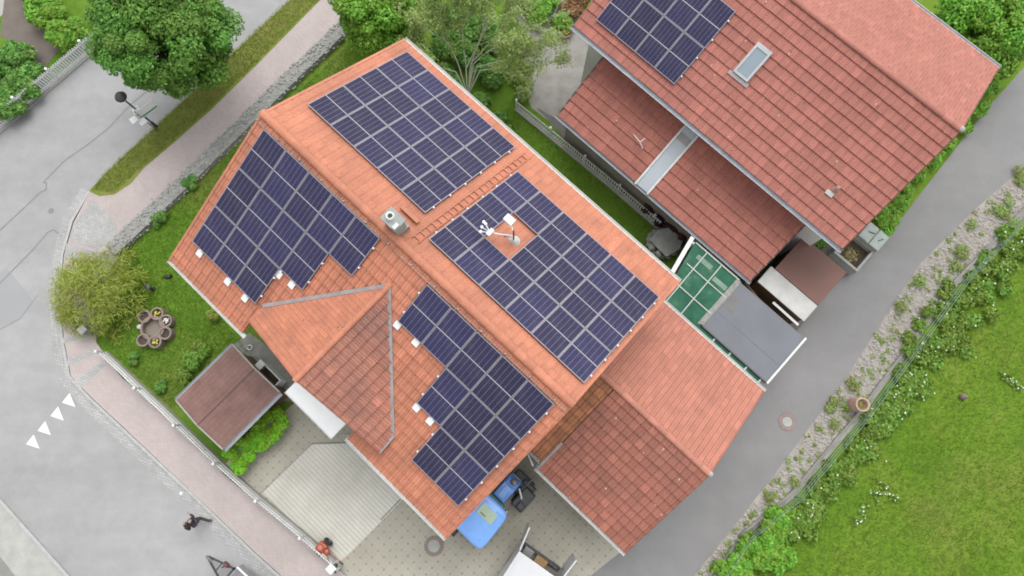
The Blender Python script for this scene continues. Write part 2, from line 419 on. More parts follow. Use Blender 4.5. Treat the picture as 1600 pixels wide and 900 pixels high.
M['street'] = asphalt_mat('pale_street_asphalt', (0.268, 0.269, 0.270), 0.30, 0.25, R(45), 0.42)
M['street_patch'] = asphalt_mat('street_patch_asphalt', (0.25, 0.255, 0.262), 0.08)
M['alley'] = asphalt_mat('alley_asphalt', (0.185, 0.183, 0.183), 0.22, 0.25, R(-50), 0.4)
M['tar'] = plain('tar_seam', (0.165, 0.166, 0.17), 0.6, 0.2, 4)
M['meadow'] = grass_mat('meadow_grass', [(0.34, (0.078, 0.165, 0.012)), (0.46, (0.115, 0.220, 0.017)), (0.55, (0.155, 0.248, 0.026)), (0.66, (0.225, 0.255, 0.060))], 0.28, 3.0)
M['lawn'] = grass_mat('garden_lawn', [(0.33, (0.065, 0.150, 0.016)), (0.47, (0.105, 0.210, 0.020)), (0.62, (0.155, 0.250, 0.036))], 0.5, 4.0)
M['verge'] = grass_mat('dry_verge_grass', [(0.36, (0.13, 0.19, 0.026)), (0.50, (0.19, 0.24, 0.045)), (0.62, (0.29, 0.23, 0.10))], 0.8, 4.0)
M['leaf_maple'] = leaf_mat('maple_leaves', (0.060, 0.150, 0.018), (0.110, 0.245, 0.034), (0.175, 0.330, 0.058), 0.3)
M['leaf_bright'] = leaf_mat('bright_leaves', (0.072, 0.189, 0.014), (0.138, 0.312, 0.026), (0.232, 0.420, 0.051), 0.25)
M['leaf_birch'] = leaf_mat('birch_leaves', (0.21, 0.31, 0.065), (0.32, 0.42, 0.12), (0.45, 0.51, 0.25), 0.5)
M['leaf_willow'] = leaf_mat('willow_leaves', (0.24, 0.30, 0.035), (0.36, 0.42, 0.07), (0.48, 0.51, 0.17), 0.55)
M['leaf_hedge'] = leaf_mat('hedge_leaves', (0.087, 0.232, 0.009), (0.167, 0.384, 0.012), (0.246, 0.493, 0.029), 0.2)
M['leaf_shrub'] = leaf_mat('shrub_leaves', (0.041, 0.119, 0.017), (0.084, 0.206, 0.029), (0.167, 0.312, 0.058), 0.2)
M['leaf_weed'] = leaf_mat('weed_leaves', (0.080, 0.170, 0.016), (0.145, 0.260, 0.030), (0.23, 0.34, 0.070), 0.3)
M['leaf_purple'] = leaf_mat('purple_leaves', (0.018, 0.008, 0.012), (0.035, 0.012, 0.018), (0.075, 0.022, 0.030), 0.1)
M['leaf_red'] = leaf_mat('reddish_leaves', (0.10, 0.10, 0.03), (0.22, 0.10, 0.05), (0.34, 0.15, 0.09), 0.2)
M['blade'] = leaf_mat('grass_blades', (0.092, 0.185, 0.012), (0.130, 0.235, 0.018), (0.19, 0.27, 0.045), 0.4)
M['flower_white'] = plain('white_petals', (0.62, 0.64, 0.58), 0.8, 0.1)
M['flower_yellow'] = plain('yellow_petals', (0.45, 0.42, 0.05), 0.8, 0.2)

# ------------------------------------------------------------------ house frame: x along the main ridge, y to the upper right slope
YAW = -0.754
O = Vector((-8.022, 9.752, 0))
U = Vector((math.cos(YAW), math.sin(YAW), 0)); V = Vector((-U.y, U.x, 0))
EH, RH, WL, WR, LEN = 5.792, 2.751, 5.729, 5.841, 13.472
def hf(px, py, z):
    d = at(px, py, z) - O
    return Vector((d.dot(U), d.dot(V), z))
def frame_thing(name, label, cat, group=None): return thing(name, label, cat, O, YAW, group)
def toworld(a, b, z): return O + U * a + V * b + Vector((0, 0, z))

def sheet(name, mat, pts, z, kind='structure', z0=None, houseframe=False, px=True):
    """a flat piece of ground; given as photo places unless px is off"""
    poly = [at(x, y, z) if px else Vector((x, y, 0)) for x, y in pts]
    if houseframe:
        poly = [Vector(((p - O).dot(U), (p - O).dot(V), 0)) for p in poly]
    mb = MB(); mb.prism(poly, z0 if z0 is not None else z, z)
    o = mb.build(name, mat)
    if houseframe: o.location = O; o.rotation_euler = (0, 0, YAW)
    return tag(o, kind=kind)

# ================================================================== GROUND
g = MB(); g.face([(-900, -900, 0), (900, -900, 0), (900, 900, 0), (-900, 900, 0)])
tag(g.build('ground', M['meadow']), kind='structure')

lawn_poly = [(180, 400), (560, 30), (660, 20), (830, 150), (1080, 400), (1000, 470), (700, 700), (480, 700), (330, 720), (150, 540)]
sheet('lawn', M['lawn'], lawn_poly, 0.004)
sheet('front_garden', M['lawn'], [(-260, -200), (420, -300), (330, -80), (160, 60), (-260, 400)], 0.004)
sheet('driveway_path', M['brownpath'], [(10, -30), (70, -30), (105, 62), (70, 105), (0, 55)], 0.010)
sheet('far_paving', M['concrete'], [(-200, -60), (30, -60), (30, 2), (0, 26), (-200, 150)], 0.008)
# street: the wide main carriageway and the arm running up the picture
street = [(-700, 420), (-20, 215), (85, 128), (170, 62), (420, -140), (760, -400), (700, -235), (455, -2), (400, 49), (362, 84), (290, 154), (215, 224), (165, 270), (140, 298), (112, 345), (97, 400), (91, 470), (97, 530), (108, 590),
          (140, 622), (200, 678), (400, 868), (440, 905), (560, 1100), (-100, 1600), (-900, 1100)]
sheet('street', M['street'], street, 0.008)
sheet('street_patch', M['street_patch'], [(-40, 450), (10, 418), (52, 470), (32, 498), (-30, 520)], 0.0125)
# pale strip and grey surface at the bottom left
sheet('concrete_strip', M['concrete'], [(-160, 640), (2, 782), (112, 905), (190, 1010), (60, 1010), (28, 905), (-6, 862), (-160, 730)], 0.0125)
sheet('side_paving', M['concrete_dark'], [(-260, 660), (-160, 730), (-6, 862), (28, 905), (60, 1010), (-260, 1010)], 0.0165)
# tar seams in the street
sm = MB()
def seam(mb, pts, wd, z):
    for (x0, y0), (x1, y1) in zip(pts, pts[1:]):
        n_ = 4
        for i in range(n_):
            a = at(x0 + (x1 - x0) * i / n_, y0 + (y1 - y0) * i / n_, 0); b = at(x0 + (x1 - x0) * (i + 1) / n_, y0 + (y1 - y0) * (i + 1) / n_, 0)
            d = (b - a).normalized(); s_ = Vector((-d.y, d.x, 0)) * wd / 2
            mb.face([a - s_ + Vector((0, 0, z)), b - s_ + Vector((0, 0, z)), b + s_ + Vector((0, 0, z)), a + s_ + Vector((0, 0, z))])
seam(sm, [(-30, 385), (0, 360), (40, 323), (64, 300), (72, 297), (73, 286), (68, 285), (100, 252), (140, 224), (170, 200), (205, 163), (260, 118)], 0.055, 0.014)
seam(sm, [(-30, 462), (0, 443), (50, 392), (75, 363), (84, 359), (94, 367)], 0.055, 0.014)
seam(sm, [(60, 460), (32, 498), (-10, 520)], 0.03, 0.014)
seam(sm, [(300, 740), (370, 830), (440, 915)], 0.02, 0.014)
seam(sm, [(-10, 770), (60, 850), (115, 905)], 0.05, 0.022)
tag(sm.build('street_seams', M['tar']), kind='structure')

# alley on the right, with the kerbless gravel strip and edging beside it
alley = [(1900, -260), (1640, 60), (1540, 172), (1440, 300), (1370, 392), (1310, 440), (1255, 505), (1180, 600), (1050, 740), (950, 855), (915, 905), (760, 1130), (900, 1250), (1083, 902), (1140, 830), (1205, 748), (1262, 672), (1322, 590), (1380, 500), (1438, 412), (1520, 330), (1610, 252), (1900, -60)]
sheet('alley', M['alley'], alley, 0.008)
sheet('gravel_strip', M['gravel_light'], [(1900, -60), (1610, 252), (1520, 330), (1438, 412), (1380, 500), (1322, 590), (1262, 672), (1205, 748), (1140, 830), (1083, 902), (1010, 1020), (1080, 1020), (1135, 880), (1165, 838), (1240, 778), (1345, 655), (1420, 550), (1495, 448), (1600, 340), (1900, 40)], 0.012)
# sidewalk along the garden (a raised pavement) and its cobbled patches
walk = [(680, -170), (502, -2), (401, 101), (332, 169), (270, 224), (225, 262), (205, 283), (178, 302), (140, 300), (115, 348), (100, 400), (94, 470), (100, 530), (111, 588), (142, 620), (202, 676), (402, 866), (442, 902), (560, 1060), (700, 1060), (530, 890), (350, 742), (265, 655), (190, 590), (150, 535), (148, 470), (188, 395), (300, 290), (400, 195), (452, 140), (552, 42), (760, -150)]
sheet('sidewalk', M['sidewalk'], walk, 0.10, z0=-0.02, houseframe=True)
sheet('verge', M['verge'], [(455, -2), (400, 49), (362, 84), (290, 154), (215, 224), (165, 270), (140, 299), (155, 306), (178, 304), (205, 286), (225, 262), (270, 224), (332, 169), (401, 101), (502, -2), (680, -170), (640, -170)], 0.11, z0=-0.02)
for nm, pts in (('cobble_patch', [(143, 312), (180, 345), (182, 372), (150, 392), (108, 372), (120, 345)]),
                ('cobble_patch', [(104, 380), (150, 394), (180, 398), (170, 420), (140, 410), (99, 404)]),
                ('cobble_band', [(97, 528), (134, 521), (137, 527), (99, 537)]), ('cobble_band', [(102, 563), (148, 545), (152, 551), (105, 572)]), ('cobble_band', [(114, 598), (158, 567), (166, 571), (126, 606)])):
    sheet(nm, M['cobble'], pts, 0.104)
kb = MB()
kp = [(142, 300), (115, 346), (100, 399), (94, 470), (100, 530), (111, 588), (142, 621), (202, 677), (300, 769), (402, 867), (442, 903), (560, 1060)]
def strip(mb, pts, z0, z1, w0, w1):
    """a kerb-like ribbon: offsets w0..w1 to the left of the walking direction"""
    P = [at(x, y, 0) for x, y in pts]; A = []; B = []
    for i, p in enumerate(P):
        d = (P[min(i + 1, len(P) - 1)] - P[max(i - 1, 0)]).normalized(); s_ = Vector((-d.y, d.x, 0))
        A.append(p + s_ * w0); B.append(p + s_ * w1)
    for i in range(len(P) - 1):
        a, b, c, d = A[i], A[i + 1], B[i + 1], B[i]
        for q in (((a, z1), (b, z1), (c, z1), (d, z1)), ((a, z0), (b, z0), (b, z1), (a, z1)), ((d, z1), (c, z1), (c, z0), (d, z0))):
            mb.face([(p.x, p.y, z) for p, z in q])
    for i in (0, -1):
        mb.face([(A[i].x, A[i].y, z0), (B[i].x, B[i].y, z0), (B[i].x, B[i].y, z1), (A[i].x, A[i].y, z1)])
strip(kb, kp, -0.02, 0.106, -0.09, 0.03)
tag(kb.build('kerb', M['kerb']), kind='structure')
kb = MB(); strip(kb, kp, 0.0, 0.0165, -0.50, -0.092)
tag(kb.build('gutter_cobbles', M['cobble']), kind='structure')
kb = MB(); strip(kb, [(-160, 640), (2, 782), (112, 905), (190, 1010)], 0.0, 0.09, -0.06, 0.06)
tag(kb.build('kerb_far', M['kerb']), kind='structure')
# yard paving of the main house
sheet('driveway', M['pavers'], [(345, 735), (372, 700), (470, 622), (560, 640), (700, 700), (850, 690), (970, 862), (912, 908), (800, 1080), (640, 1010), (532, 892), (400, 775)], 0.016, houseframe=True)
sheet('ribbed_paving', M['ribbed'], [(409, 770), (490, 692), (556, 690), (690, 700), (632, 778), (553, 858), (528, 880), (470, 826)], 0.021, houseframe=True)
ds = MB(); seam(ds, [(488, 693), (560, 691)], 0.07, 0.026); seam(ds, [(626, 780), (595, 812)], 0.05, 0.026); seam(ds, [(488, 693), (410, 769)], 0.03, 0.026)
tag(ds.build('drain_channel', M['concrete_dark']), kind='structure')
sheet('entrance_paving', M['concrete_dark'], [(355, 545), (390, 520), (470, 580), (470, 630), (435, 625)], 0.020)
# courtyard and neighbour's ground
sheet('courtyard', M['gravel'], [(640, -120), (800, 10), (822, 60), (815, 130), (830, 168), (865, 195), (960, 110), (900, 20), (860, -20), (780, -200)], 0.008)
sheet('neighbour_path', M['dark_yard'], [(838, 168), (870, 185), (1110, 375), (1085, 400), (1010, 345), (930, 270)], 0.012)
sheet('neighbour_yard', M['dark_yard'], [(1130, 420), (1190, 430), (1290, 350), (1390, 390), (1320, 440), (1250, 510), (1180, 600), (1080, 520), (1030, 460), (1080, 390)], 0.0075)

# ================================================================== ROOF TILES
def tile_slope(mb, P0, du, dd, LA, LS, tw=0.30, cs=0.36, step=0.03, rib=0.018, seed=1, slab=0.14, stagger=False, jit=0.003):
    rnd = np.random.default_rng(seed)
    P0 = np.array(P0, float); du = np.array(Vector(du).normalized()); dd = np.array(Vector(dd).normalized())
    n = np.cross(du, dd)
    if n[2] < 0: n = -n
    nT = int(math.ceil(LA / tw - 1e-6)); nC = int(math.ceil(LS / cs - 1e-6))
    ts = np.array([0.0, 0.06, 0.16, 0.24, 0.50, 0.58, 0.66, 0.97]); hs_ = np.array([-0.3, 1.0, 1.0, 0.0, 0.05, 0.55, 0.05, 0.0]) * rib
    k = len(ts); base = len(mb.v); V_ = []; 
    for j in range(nC):
        off = (0.5 * tw if (stagger and j % 2) else 0.0)
        av = np.clip((np.arange(nT + 1)[:, None] + ts[None, :]).ravel() * tw - off, 0, LA)
        hz = np.tile(hs_, nT + 1)
        jz = np.repeat(rnd.uniform(-jit, jit, nT + 1), k); js = np.repeat(rnd.uniform(-jit, jit, nT + 1), k) * 1.2
        s0, s1 = j * cs, min((j + 1) * cs, LS)
        for row in range(3):
            if row == 0: s = np.full_like(av, s0 - 0.002); z = hz * 0.9
            elif row == 1: s = s1 + js; z = step + hz + jz
            else: s = s1 + js + 0.004; z = np.full_like(av, -0.004)
            V_.append(P0 + av[:, None] * du + s[:, None] * dd + z[:, None] * n)
    nx = (nT + 1) * k
    allv = np.concatenate(V_); mb.v += [tuple(x) for x in allv]
    flip = np.dot(np.cross(du, dd), n) < 0
    for j in range(nC):
        for row in range(2):
            r0 = base + (j * 3 + row) * nx; r1 = r0 + nx
            for i in range(nx - 1):
                q = (r0 + i, r0 + i + 1, r1 + i + 1, r1 + i)
                mb.f.append(q if not flip else tuple(reversed(q)))
                uu = i // k + 0.5; vv = j + 0.5 + seed * 40
                mb.uv += [(uu, vv)] * 4
    if slab:
        A = [P0 + du * a + dd * s + n * z for z in (-slab, -0.012) for s in (0, LS - 0.01) for a in (0.01, LA - 0.01)]
        b0 = len(mb.v); mb.v += [tuple(x) for x in A]
        for q in ((0, 2, 3, 1), (4, 5, 7, 6), (0, 1, 5, 4), (2, 6, 7, 3), (0, 4, 6, 2), (1, 3, 7, 5)):
            mb.f.append(tuple(b0 + i for i in q)); mb.uv += [(0.5, 0.5)] * 4

def ridge_caps(mb, P0, P1, r=0.125, seg=0.38, seed=0):
    P0, P1 = Vector(P0), Vector(P1); d = P1 - P0; Lr = d.length; d.normalize()
    side = d.cross(Vector((0, 0, 1))).normalized(); up = side.cross(d)
    nn = max(1, int(Lr / seg)); sg = Lr / nn; K = 7
    for i in range(nn):
        base = len(mb.v)
        for s, rr, dz in ((i * sg, r * 1.10, 0.012), ((i + 1) * sg + 0.03, r * 0.96, -0.004)):
            for k in range(K):
                t = math.pi * k / (K - 1)
                mb.v.append(tuple(P0 + d * s + side * math.cos(t) * rr + up * (math.sin(t) * rr * 0.75 + dz - 0.03)))
        for k in range(K - 1):
            mb.f.append((base + k, base + k + 1, base + K + k + 1, base + K + k)); mb.uv += [(i + 0.5 + seed, 900.5)] * 4
        mb.f.append(tuple(base + k for k in range(K))); mb.uv += [(i + 0.5 + seed, 900.5)] * K

def gutter(mb, P0, P1, r=0.075, wall=0.012):
    P0, P1 = Vector(P0), Vector(P1); d = (P1 - P0).normalized(); side = d.cross(Vector((0, 0, 1))).normalized()
    K = 7; base = len(mb.v)
    for P in (P0, P1):
        for rr in (r, r - wall):
            for k in range(K):
                t = math.pi + math.pi * k / (K - 1)
                mb.v.append(tuple(P + side * math.cos(t) * rr + Vector((0, 0, math.sin(t) * rr))))
    for rr in (0, K):
        for k in range(K - 1):
            q = (base + rr + k, base + rr + k + 1, base + 2 * K + rr + k + 1, base + 2 * K + rr + k)
            mb.f.append(q if rr else tuple(reversed(q))); mb.uv += [(0, 0)] * 4
    for k in (0, K - 1):
        mb.f.append((base + k, base + 2 * K + k, base + 3 * K + k, base + K + k)); mb.uv += [(0, 0)] * 4
    for P in (0, 2 * K):
        mb.f.append(tuple(base + P + k for k in range(K))); mb.uv += [(0, 0)] * K
    return mb

# ================================================================== MAIN HOUSE
house = frame_thing('main_house', 'large house with orange tiled gable roof carrying four solar arrays and a cross gable', 'house')
RZ = EH + RH
sR = math.hypot(WR, RH); sL = math.hypot(WL, RH)
ddR = (0, WR / sR, -RH / sR); ddL = (0, -WL / sL, -RH / sL)
mb = MB(); tile_slope(mb, (0, 0, RZ), (1, 0, 0), ddR, LEN, sR, seed=1, step=0.024, rib=0.016)
mb.build('roof_slope', M['tile_house'], house)
mb = MB()
tile_slope(mb, (0, 0, RZ), (1, 0, 0), ddL, 3.75, sL, 0.30, seed=2, step=0.046, rib=0.036)
tile_slope(mb, (3.75, 0, RZ), (1, 0, 0), ddL, 5.15, 5.6, 0.3029, seed=3, step=0.046, rib=0.036)
tile_slope(mb, (8.9, 0, RZ), (1, 0, 0), ddL, LEN - 8.9, sL, 0.3048, seed=4, step=0.046, rib=0.036)
mb.build('roof_slope', M['tile_house'], house)
# cross gable
CA, CZ, CE, CAL, CAR, CB = 6.83, 8.0, 6.35, 3.78, 10.0, -5.24
nL = Vector((0, -RH, WL)).normalized()
cutL = (Vector((0, 0, RZ)) - nL * 0.02, -nL)
cz_l = math.hypot(CA - CAL, CZ - CE); cz_r = math.hypot(CAR - CA, CZ - CE)
mb = MB(); tile_slope(mb, (CA, -0.7, CZ), (0, -1, 0), ((CAL - CA) / cz_l, 0, (CE - CZ) / cz_l), -CB - 0.7, cz_l, 0.16, 0.36, 0.010, 0.020, seed=5)
mb.build('cross_roof_slope', M['tile_house'], house, clip=[cutL])
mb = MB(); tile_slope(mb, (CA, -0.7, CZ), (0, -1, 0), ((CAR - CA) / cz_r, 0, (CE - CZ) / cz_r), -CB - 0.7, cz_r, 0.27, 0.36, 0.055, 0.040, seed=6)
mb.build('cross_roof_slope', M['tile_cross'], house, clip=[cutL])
# ridge tiles
mb = MB(); ridge_caps(mb, (-0.02, 0, RZ + 0.05), (LEN + 0.02, 0, RZ + 0.05), 0.14); mb.build('ridge_cap', M['tile_house'], house)
mb = MB(); ridge_caps(mb, (CA, -1.1, CZ + 0.04), (CA, CB, CZ + 0.04), 0.10, seed=50)
mb.build('ridge_cap', M['tile_house'], house)
# verge tiles on both gables
for a in (-0.035, LEN - 0.045):
    mb = MB(); mb.bar((a + .04, 0.0, RZ - 0.075), (a + .04, WR, EH - 0.075), 0.10, 0.20); mb.build('verge', M['tile_house'], house)
    mb = MB(); mb.bar((a + .04, 0.0, RZ - 0.07), (a + .04, -WL, EH - 0.07), 0.10, 0.20); mb.build('verge', M['tile_house'], house)
# gutters
mb = MB(); gutter(mb, (-0.05, WR + 0.06, EH - 0.02), (LEN + 0.03, WR + 0.06, EH - 0.02))
mb.build('gutter', M['zinc_light'], house)
mb = MB(); gutter(mb, (3.9, -WL - 0.06, EH - 0.02), (-0.05, -WL - 0.06, EH - 0.02)); mb.build('gutter', M['zinc_light'], house)
mb = MB(); gutter(mb, (LEN + 0.03, -WL - 0.06, EH - 0.02), (8.85, -WL - 0.06, EH - 0.02))
mb.build('gutter', M['zinc_light'], house)
# lead valleys between cross gable and main slope
bp = lambda z: -(RZ - z) * WL / RH
mb = MB()
for ae in (CAL, CAR):
    p0 = Vector((CA, bp(CZ) - .05, CZ + 0.05)); p1 = Vector((ae, bp(CE), CE + 0.06))
    mb.bar(p0, p1, 0.13, 0.035, nL)
mb.bar((CAR, bp(CE), CE + 0.05), (CAR + 0.02, CB, CE + 0.0), 0.16, 0.04)
mb.build('valley_flashing', M['lead'], house)
# walls with gables
mb = MB()
prof = [(-5.05, 0), (5.15, 0), (5.15, EH + 0.25), (0, RZ - 0.16), (-5.05, EH + 0.22)]
def wall_prof(mb, prof, x0, x1):
    mb.face([(x0, y, z) for y, z in reversed(prof)]); mb.face([(x1, y, z) for y, z in prof])
    for (y0, z0), (y1, z1) in zip(prof, prof[1:] + prof[:1]): mb.face([(x0, y0, z0), (x1, y0, z0), (x1, y1, z1), (x0, y1, z1)])
wall_prof(mb, prof, 0.55, 12.95)
mb.build('wall', M['plaster'], house)
mb = MB()
pf = [(4.1, 0), (9.7, 0), (9.7, 6.35), (CA, 7.80), (4.1, 6.35)]
mb.face([(x, -5.12, z) for x, z in reversed(pf)]); mb.face([(x, -3.0, z) for x, z in pf])
for (x0, z0), (x1, z1) in zip(pf, pf[1:] + pf[:1]): mb.face([(x0, -5.12, z0), (x1, -5.12, z1), (x1, -3.0, z1), (x0, -3.0, z0)])
mb.build('cross_gable_wall', M['plaster'], house)
def window(parent, c, wd, ht, axis, out):
    """a window on a wall; axis is the wall direction, out the outward normal"""
    c = Vector(c); axis = Vector(axis); out = Vector(out)
    m_ = Matrix.Translation(c) @ Matrix((axis, out, Vector((0, 0, 1)))).transposed().to_4x4()
    f = MB()
    for b_ in ((-wd / 2 - .06, -wd / 2, -ht / 2 - .06, ht / 2 + .06), (wd / 2, wd / 2 + .06, -ht / 2 - .06, ht / 2 + .06), (-wd / 2, wd / 2, ht / 2, ht / 2 + .06), (-wd / 2, wd / 2, -ht / 2 - .06, -ht / 2), (-.03, .03, -ht / 2, ht / 2)):
        f.box(b_[0], b_[1], 0.0, 0.06, b_[2], b_[3], m_)
    fo = f.build('window', M['white'], parent)
    p = MB(); p.box(-wd / 2, wd / 2, 0.0, 0.025, -ht / 2, ht / 2, m_); p.build('pane', M['dark_glass'], fo)
    s_ = MB(); s_.box(-wd / 2 - .12, wd / 2 + .12, 0.0, 0.14, -ht / 2 - .11, -ht / 2 - .063, m_); s_.build('sill', M['concrete'], fo)
for a in (1.8, 10.9, 12.1): window(house, (a, -5.05, 1.7), 1.0, 1.2, (-1, 0, 0), (0, -1, 0)); 
for a in (1.8, 11.4): window(house, (a, -5.05, 4.2), 1.0, 1.2, (-1, 0, 0), (0, -1, 0))
for a in (5.4, 8.3): window(house, (a, -5.12, 4.6), 1.1, 1.3, (-1, 0, 0), (0, -1, 0))
for b in (-2.6, 2.4):
    for z in (1.7, 4.4): window(house, (12.95, b, z), 1.1, 1.2, (0, -1, 0), (1, 0, 0)) if b < -2 else None
    for z in (1.7, 4.4): window(house, (0.55, b, z), 1.1, 1.2, (0, 1, 0), (-1, 0, 0))
for a in (2.5, 6.0, 10.0): window(house, (a, 5.15, 1.7), 1.0, 1.2, (1, 0, 0), (0, 1, 0))
# white door canopy below the cross gable
mb = MB(); mb.box(5.50, 8.02, -6.68, -5.12, 2.86, 2.93); cn = mb.build('canopy', plain('bright_white_canopy', (0.80, 0.81, 0.82), .4, .04), house, bevel=0.01)
mb = MB(); mb.box(5.49, 8.03, -6.705, -6.682, 2.80, 2.95)
for a in (5.6, 7.92): mb.tube([(a, -6.6, 0.02), (a, -6.6, 2.86)], 0.035)
mb.build('canopy_frame', M['white_dirty'], cn)
mb = MB(); mb.box(6.2, 7.25, -5.17, -5.115, 0.05, 2.1); mb.build('door', M['wood'], house)
mb = MB(); mb.box(4.6, 8.2, -6.0, -5.14, 0, 0.17); mb.build('doorstep', M['concrete'], house)
# chimney by the ridge
mb = MB(); mb.box(5.53, 6.05, 0.10, 0.50, RZ - 0.5, 9.24); ch = mb.build('chimney', M['concrete'], house)
mb = MB(); mb.box(5.49, 6.14, 0.05, 0.55, 9.243, 9.32); mb.build('chimney_cap', plain('grey_cap_slab', (0.245, 0.265, 0.255), .8, .2), ch, bevel=0.02)
mb = MB(); mb.lathe([(0.15, 9.30), (0.13, 9.38), (0.125, 9.46), (0.085, 9.46), (0.08, 9.36), (0.001, 9.36)], (5.72, 0.30, 0)); mb.build('flue', M['white_dirty'], ch, True)
mb = MB(); mb.disc((5.72, 0.30, 9.37), 0.082); mb.build('flue_opening', M['black'], ch)
mb = MB(); mb.box(5.97, 6.12, 0.08, 0.30, 9.325, 9.37); mb.build('vent_cowl', M['zinc'], ch, bevel=0.02)
mb = MB()
nR = Vector((0, RH, WR)).normalized()
def onR(a, s, k=0.0): return Vector((a, s * WR / sR, RZ - s * RH / sR)) + nR * k
def onL(a, s, k=0.0): return Vector((a, -s * WL / sL, RZ - s * RH / sL)) + nL * k
mb.box(5.46, 6.10, 0.04, 0.56, RZ - 0.3, RZ + 0.03, None); mb.build('chimney_collar', M['lead'], ch, bevel=0.01)
# roof step beside the chimney and the roof ladder
mb = MB(); mb.bar(onR(5.38, 0.92, .10), onR(6.12, 0.92, .10), 0.16, 0.035, nR); mb.bar(onR(5.45, 0.90, .05), onR(5.5, 0.90, .05), .1, .1, nR); mb.bar(onR(6.0, 0.90, .05), onR(6.05, 0.90, .05), .1, .1, nR)
mb.bar(onR(5.38, 0.84, .13), onR(6.12, 0.84, .13), 0.02, 0.06, nR)
mb.build('roof_step', M['tile_house'], house)
mb = MB()
for a in (6.37, 6.64): mb.bar(onR(a, 0.40, .045), onR(a, 6.20, .045), 0.03, 0.04, nR)
s = 0.5
while s < 6.2: mb.bar(onR(6.38, s, .05), onR(6.63, s, .05), 0.04, 0.03, nR); s += 0.262
mb.build('roof_ladder', M['tile_house'], house)
# lightning wire along the ridge
mb = MB(); mb.tube([onL(a * 0.5, 0.30, .075 + 0.012 * (a % 2)) for a in range(0, 28)], 0.009, 5)
for a in range(0, 27, 2): mb.box(a * .5 - .02, a * .5 + .02, -0.30, -0.25, RZ - .13, RZ - 0.02)
mb.build('lightning_wire', M['steel'], house)
# downpipe at the front corner
mb = MB(); mb.tube([(12.85, -5.75, EH - .1), (12.85, -5.3, EH - .5), (12.85, -5.14, 5.0), (12.85, -5.14, 0.1)], 0.045); mb.build('downpipe', M['zinc_light'], house)

# ================================================================== SOLAR PANELS
ORD = ['first', 'second', 'third', 'fourth', 'fifth', 'sixth']
def panel_meshes(pw, ph):
    f = MB(); w_, t = 0.022, 0.040
    f.box(0, pw, 0, w_, 0, t); f.box(0, pw, ph - w_, ph, 0, t); f.box(0, w_, w_, ph - w_, 0, t); f.box(pw - w_, pw, w_, ph - w_, 0, t)
    gl = MB(); gl.face([(w_, w_, t - 0.006), (pw - w_, w_, t - 0.006), (pw - w_, ph - w_, t - 0.006), (w_, ph - w_, t - 0.006)], [(0, 0), (1, 0), (1, 1), (0, 1)])
    gl.face([(w_, ph - w_, 0.006), (pw - w_, ph - w_, 0.006), (pw - w_, w_, 0.006), (w_, w_, 0.006)])
    c = MB(); c.box(-0.05, 0.0, ph * .22, ph * .22 + .05, -0.02, 0.048); c.box(-0.05, 0.0, ph * .74, ph * .74 + .05, -0.02, 0.048)
    return f, gl, c
def solar_array(base_name, where, group, frame_loc, frame_rz, org, ax, down, a0, a1, nc, s0, s1, nr, skip, clamp_cols, colname, rowname):
    """org: ridge point, ax: ridge direction, down: slope direction, all in the house frame"""
    gap = 0.022; pw = (a1 - a0) / nc - gap; ph = (s1 - s0) / nr - gap
    ax = Vector(ax); down = Vector(down).normalized(); n_ = ax.cross(down)
    if n_.z < 0: n_ = -n_
    fm, gm, cm = panel_meshes(pw, ph)
    fr = Matrix.Translation(frame_loc) @ Matrix.Rotation(frame_rz, 4, 'Z')
    first = None; k = random.Random(7 + len(group)); rails = MB(); rails.box(0.0, pw + gap, ph * .22, ph * .22 + .04, -0.06, 0.0); rails.box(0.0, pw + gap, ph * .74, ph * .74 + .04, -0.06, 0.0)
    for r in range(nr):
        for c in range(nc):
            if (r, c) in skip: continue
            if down.cross(ax).dot(n_) > 0:      # local x = down-left handedness
                x_, y_ = -ax, -down
                p = Vector(org) + ax * (a0 + (c + 1) * (pw + gap) - gap) + down * (s0 + (r + 1) * (ph + gap) - gap)
            else:
                x_, y_ = ax, -down
                p = Vector(org) + ax * (a0 + c * (pw + gap)) + down * (s0 + (r + 1) * (ph + gap) - gap)
            if x_.cross(y_).dot(n_) < 0: x_ = -x_; p = p - x_ * pw
            p = p + n_ * 0.10
            mw = fr @ (Matrix.Translation(p) @ Matrix((x_, y_, n_)).transposed().to_4x4())
            t = thing(base_name, f'solar panel, {rowname[r]}, {colname[c]}, {where}', 'solar panel', group=group)
            t.matrix_world = mw
            if first is None:
                a = fm.build('frame', M['alu'], t); b = gm.build('cell_sheet', M['pv'], t); first = (a, b, rails.build('mounting_rail', M['alu'], t))
            else:
                for src in first:
                    q = src.copy(); COL.objects.link(q); q.parent = t
            if (r, c) in clamp_cols:
                cl = cm.build('end_clamp', M['white'], t)
                if clamp_cols[(r, c)] != ('lo' if x_.dot(ax) > 0 else 'hi'):
                    cl.location = (pw + 0.05, 0, 0)
rowsR = ['ridge row', 'middle row', 'eave row']
org = (0, 0, RZ)
def frm(end): return [f'{ORD[i]} from {end}' for i in range(6)]
def frm_r(end, n_): return [f'{ORD[n_ - 1 - i]} from {end}' for i in range(n_)]
A_ = dict(frame_loc=O, frame_rz=YAW, org=org, ax=(1, 0, 0))
solar_array('solar_panel', 'array beside the birch', 'solar panels beside the birch', down=ddR, a0=0.56, a1=6.03, nc=5, s0=1.34, s1=6.02, nr=3, skip=(), clamp_cols={(r, 4): 'hi' for r in range(3)}, colname=frm_r('roof ladder', 5), rowname=rowsR, **A_)
